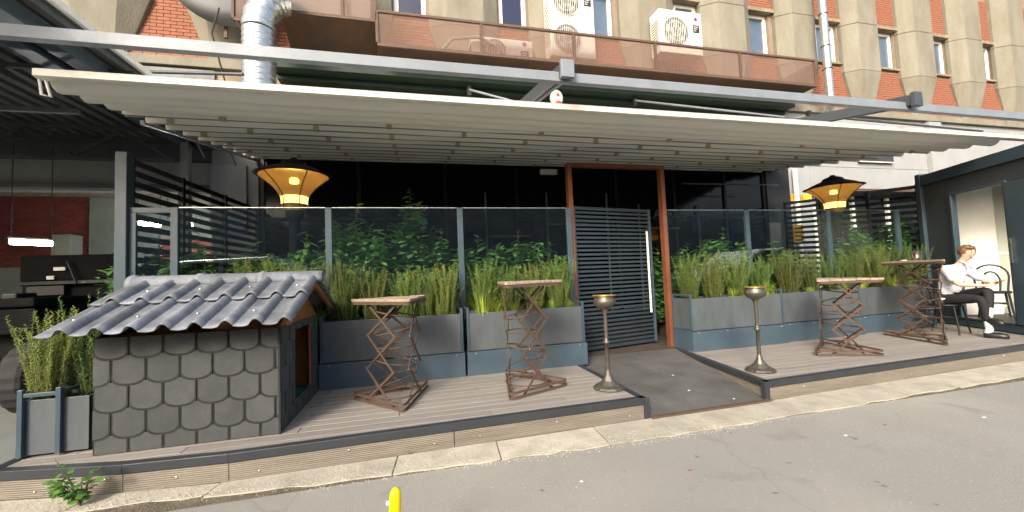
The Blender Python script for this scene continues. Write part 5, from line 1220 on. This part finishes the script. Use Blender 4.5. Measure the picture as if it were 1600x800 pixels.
M['cap'] = mat('yellow_cap', (.75,.6,.03), .7, bump=.1); M['tee'] = mat('grey_tee', (.45,.47,.48), .8, bump=.2, bscale=20)
ph2 = empty('person', (-.05, -.5, 0), 'photographer in yellow cap and grey T-shirt, seen only as a reflection in the glass', 'person')
Q = dict(pel=(-.05,-.55,.95), ch=(-.05,-.54,1.3), nk=(-.05,-.52,1.48), hm=(-.05,-.48,1.62), sL=(-.25,-.52,1.38), sR=(.15,-.52,1.38), eL=(-.27,-.3,1.18), eR=(.19,-.3,1.18), wL=(-.09,-.13,1.36), wR=(.09,-.13,1.36), kL=(-.15,-.53,.5), kR=(.06,-.55,.5), aL=(-.16,-.56,.09), aR=(.08,-.58,.09), tL=(-.18,-.4,.03), tR=(.1,-.42,.03))
rq = dict(pel=.15, ch=.16, nk=.055, hm=.1, sL=.06, sR=.06, eL=.042, eR=.042, wL=.03, wR=.03, kL=.065, kR=.065, aL=.045, aR=.045, tL=.04, tR=.04)
qe = [('pel','ch'),('ch','nk'),('nk','hm'),('ch','sL'),('ch','sR'),('sL','eL'),('sR','eR'),('eL','wL'),('eR','wR'),('pel','kL'),('pel','kR'),('kL','aL'),('kR','aR'),('aL','tL'),('aR','tR')]
qn = {k: (Vector(v), rq[k]) for k, v in Q.items()}
for sx, ww in ((-1, 'wL'), (1, 'wR')):
    for f in range(4):
        a_ = Vector(Q[ww])+Vector((-sx*.012*f, .02, .015*f)); nm = f'{ww}{f}'; qn[nm] = (a_, .01); qn[nm+'t'] = (a_+Vector((-sx*.03, .035, .01)), .008); qe += [(ww, nm), (nm, nm+'t')]
skin('body', qn, qe, M['skin'], ph2, 'pel', 1)
skin('tee_shirt', dict(pel=(Vector(Q['pel']), .18), ch=(Vector(Q['ch']), .19), sL=(Vector(Q['sL']), .09), sR=(Vector(Q['sR']), .09), mL=(Vector(Q['sL']).lerp(Vector(Q['eL']),.6), .07), mR=(Vector(Q['sR']).lerp(Vector(Q['eR']),.6), .07)), [('pel','ch'),('ch','sL'),('ch','sR'),('sL','mL'),('sR','mR')], M['tee'], ph2, 'pel', 1)
skin('trousers', dict(pel=(Vector(Q['pel'])+Vector((0,0,-.06)), .165), kL=(Vector(Q['kL']), .085), kR=(Vector(Q['kR']), .085), aL=(Vector(Q['aL']), .065), aR=(Vector(Q['aR']), .065)), [('pel','kL'),('pel','kR'),('kL','aL'),('kR','aR')], M['trouser'], ph2, 'pel', 1)
cp = MB().lathe([(.118,0),(.12,.03),(.1,.08),(.05,.11),(0,.115)], (-.05,-.49,1.63), 24).build('cap', M['cap'], ph2)
MB().prism([(-.13,-.42),(-.1,-.33),(-.05,-.3),(0,-.33),(.03,-.42)], 1.632, 1.642).build('cap_peak', M['cap'], cp)
o = MB().box(-.08, .08, -.06, -.05, 1.4, 1.49).build('mobile_phone', M['phone']); own(o, 'dark phone held up by the photographer, seen only as a reflection', 'phone')
# ---------------------------------------------------------------- dark truck in the garage
tk = empty('military_truck', (-4.9, 7.2, 0), 'matt black boxy off-road truck parked in the garage behind the kennel', 'truck')
def tb(px0, px1, py0, py1, y, d, nm, m=M['jeep'], parent=tk, bevel=.02):
    a = atY(px0, py1, y); b = atY(px1, py0, y); return MB().box(a.x, b.x, y, y+d, min(a.z,b.z), max(a.z,b.z)).build(nm, m, parent, bevel=bevel)
body = tb(32, 200, 440, 530, 7.3, 1.6, 'body'); 
cabp = tb(30, 205, 396, 441, 7.35, .06, 'windscreen_frame')
for (a, b, c_, d_) in ((83,102,417,423),(72,84,431,437),(178,196,414,421)): tb(a, b, c_, d_, 7.32, .02, 'slot_light', M['acwhite'], tk, .004)
tb(30, 205, 441, 446, 7.2, .3, 'cowl'); a = atY(105, 408, 7.3); b = atY(120, 444, 7.28); MB().tube([a, b], .015, 6).build('wiper', M['black'], tk)
tb(40, 100, 446, 463, 7.22, .05, 'dark_opening', M['black'], tk, .005)
p0 = atY(28, 468, 6.6)
MB().box(-6.6, p0.x+.35, 6.35, 7.9, p0.z-.1, p0.z+.02).build('bonnet', M['jeep'], tk, bevel=.03)
MB().box(-6.6, p0.x+.32, 6.4, 7.85, p0.z-.75, p0.z-.11).build('bonnet_side', M['jeep'], tk, bevel=.03)
MB().box(-6.4, p0.x+.42, 6.2, 7.0, p0.z-.42, p0.z-.36).build('mudguard', M['jeep'], tk, bevel=.02)
MB().box(-6.4, -4.0, 7.0, 8.6, .35, .7).build('chassis', M['black'], tk, bevel=.02)
tb(0, 26, 458, 470, 6.5, .3, 'grille_bar', M['black'])
for (x_, y_) in ((-4.55, 6.3), (-4.3, 8.9)):
    wh = MB(); prof_ = [(.2,-.13),(.36,-.14),(.41,-.12),(.43,-.08),(.43,.08),(.41,.12),(.36,.14),(.2,.13)]
    n = 44; vs = []
    for k in range(n):
        a = 2*PI*k/n
        for r, q in prof_: rr = r+(.012 if (k % 2 and r > .4) else 0); vs.append((x_+q, y_+rr*math.cos(a), .47+rr*math.sin(a)))
    wh.add(vs, [(k*8+i, k*8+i+1, ((k+1)%n)*8+i+1, ((k+1)%n)*8+i) for k in range(n) for i in range(7)])
    w_ = wh.build('wheel', M['rubber'], tk); rm_ = MB(); rm_.lathe([(0,.02),(.1,.03),(.18,0),(.21,.04)], n=24); r_ = rm_.build('rim', M['jeep'], w_, local=True); r_.location = Vector((x_+.1, y_, .47))-rootoff(tk); r_.rotation_euler = (0, PI/2, 0)

# ---------------------------------------------------------------- the street side behind the camera (seen in the glass)
ob = empty('street_building', (0, -13, 0), 'plain grey apartment block across the street, seen only as a reflection in the glass', 'building')
MB().box(-22, 34, -16, -13, 0, 6.6).build('wall', M['greywall'], ob)
for r in range(2):
    for k in range(16):
        x0 = -20+k*3.3; f = MB().box(x0, x0+1.3, -13.0, -12.93, 1.2+r*2.7, 2.7+r*2.7).build('window', M['greywall'], ob); MB().box(x0+.08, x0+1.22, -12.93, -12.92, 1.28+r*2.7, 2.62+r*2.7).build('pane', M['winglass'], f)
def car(x, y, s, label, grp):
    t = empty('parked_car', (x, y, 0), label, 'car', grp)
    pr = [(-2.1,.35),(-2.15,.75),(-2.0,.95),(-1.2,1.02),(-.55,1.45),(.9,1.5),(1.7,1.05),(2.1,.98),(2.15,.4)]
    pr = [(x+a*s, b*s) for a, b in pr]; n = len(pr)
    vs = [(a, yy, b) for yy in (y-.85*s, y+.85*s) for a, b in pr]
    MB().add(vs, [tuple(range(n)), tuple(range(n, 2*n))[::-1]]+[(i, n+i, n+(i+1)%n, (i+1)%n) for i in range(n)]).build('body', M['vanpaint'], t, bevel=.08, fix=True)
    for pts in ([(-1.05,1.04),(-.5,1.39),(.1,1.42),(.1,1.04)], [(.17,1.04),(.17,1.42),(.85,1.43),(1.4,1.07)]):
        q = [(x+a*s, b*s) for a, b in pts]; MB().add([(a, yy, b) for yy in (y+.855*s, y+.87*s) for a, b in q], [(0,1,2,3),(7,6,5,4),(0,4,5,1),(1,5,6,2),(2,6,7,3),(3,7,4,0)]).build('window', M['black'], t, fix=True)
    for a in (-1.35, 1.35):
        for sy in (-.75, .75):
            w_ = MB().lathe([(.2,-.1),(.33,-.1),(.34,0),(.33,.1),(.2,.1)], n=24).build('wheel', M['rubber'], t, local=True); w_.location = (a*s, sy*s, .34*s); w_.scale = (s,)*3; w_.rotation_euler = (PI/2, 0, 0)
car(-5.4, -2.4, 1.55, 'tall white vehicle parked across the street, seen as a reflection left', 'vehicles reflected in the glass')
car(14.5, -2.6, 1.5, 'white car parked across the street, seen as a reflection right', 'vehicles reflected in the glass')
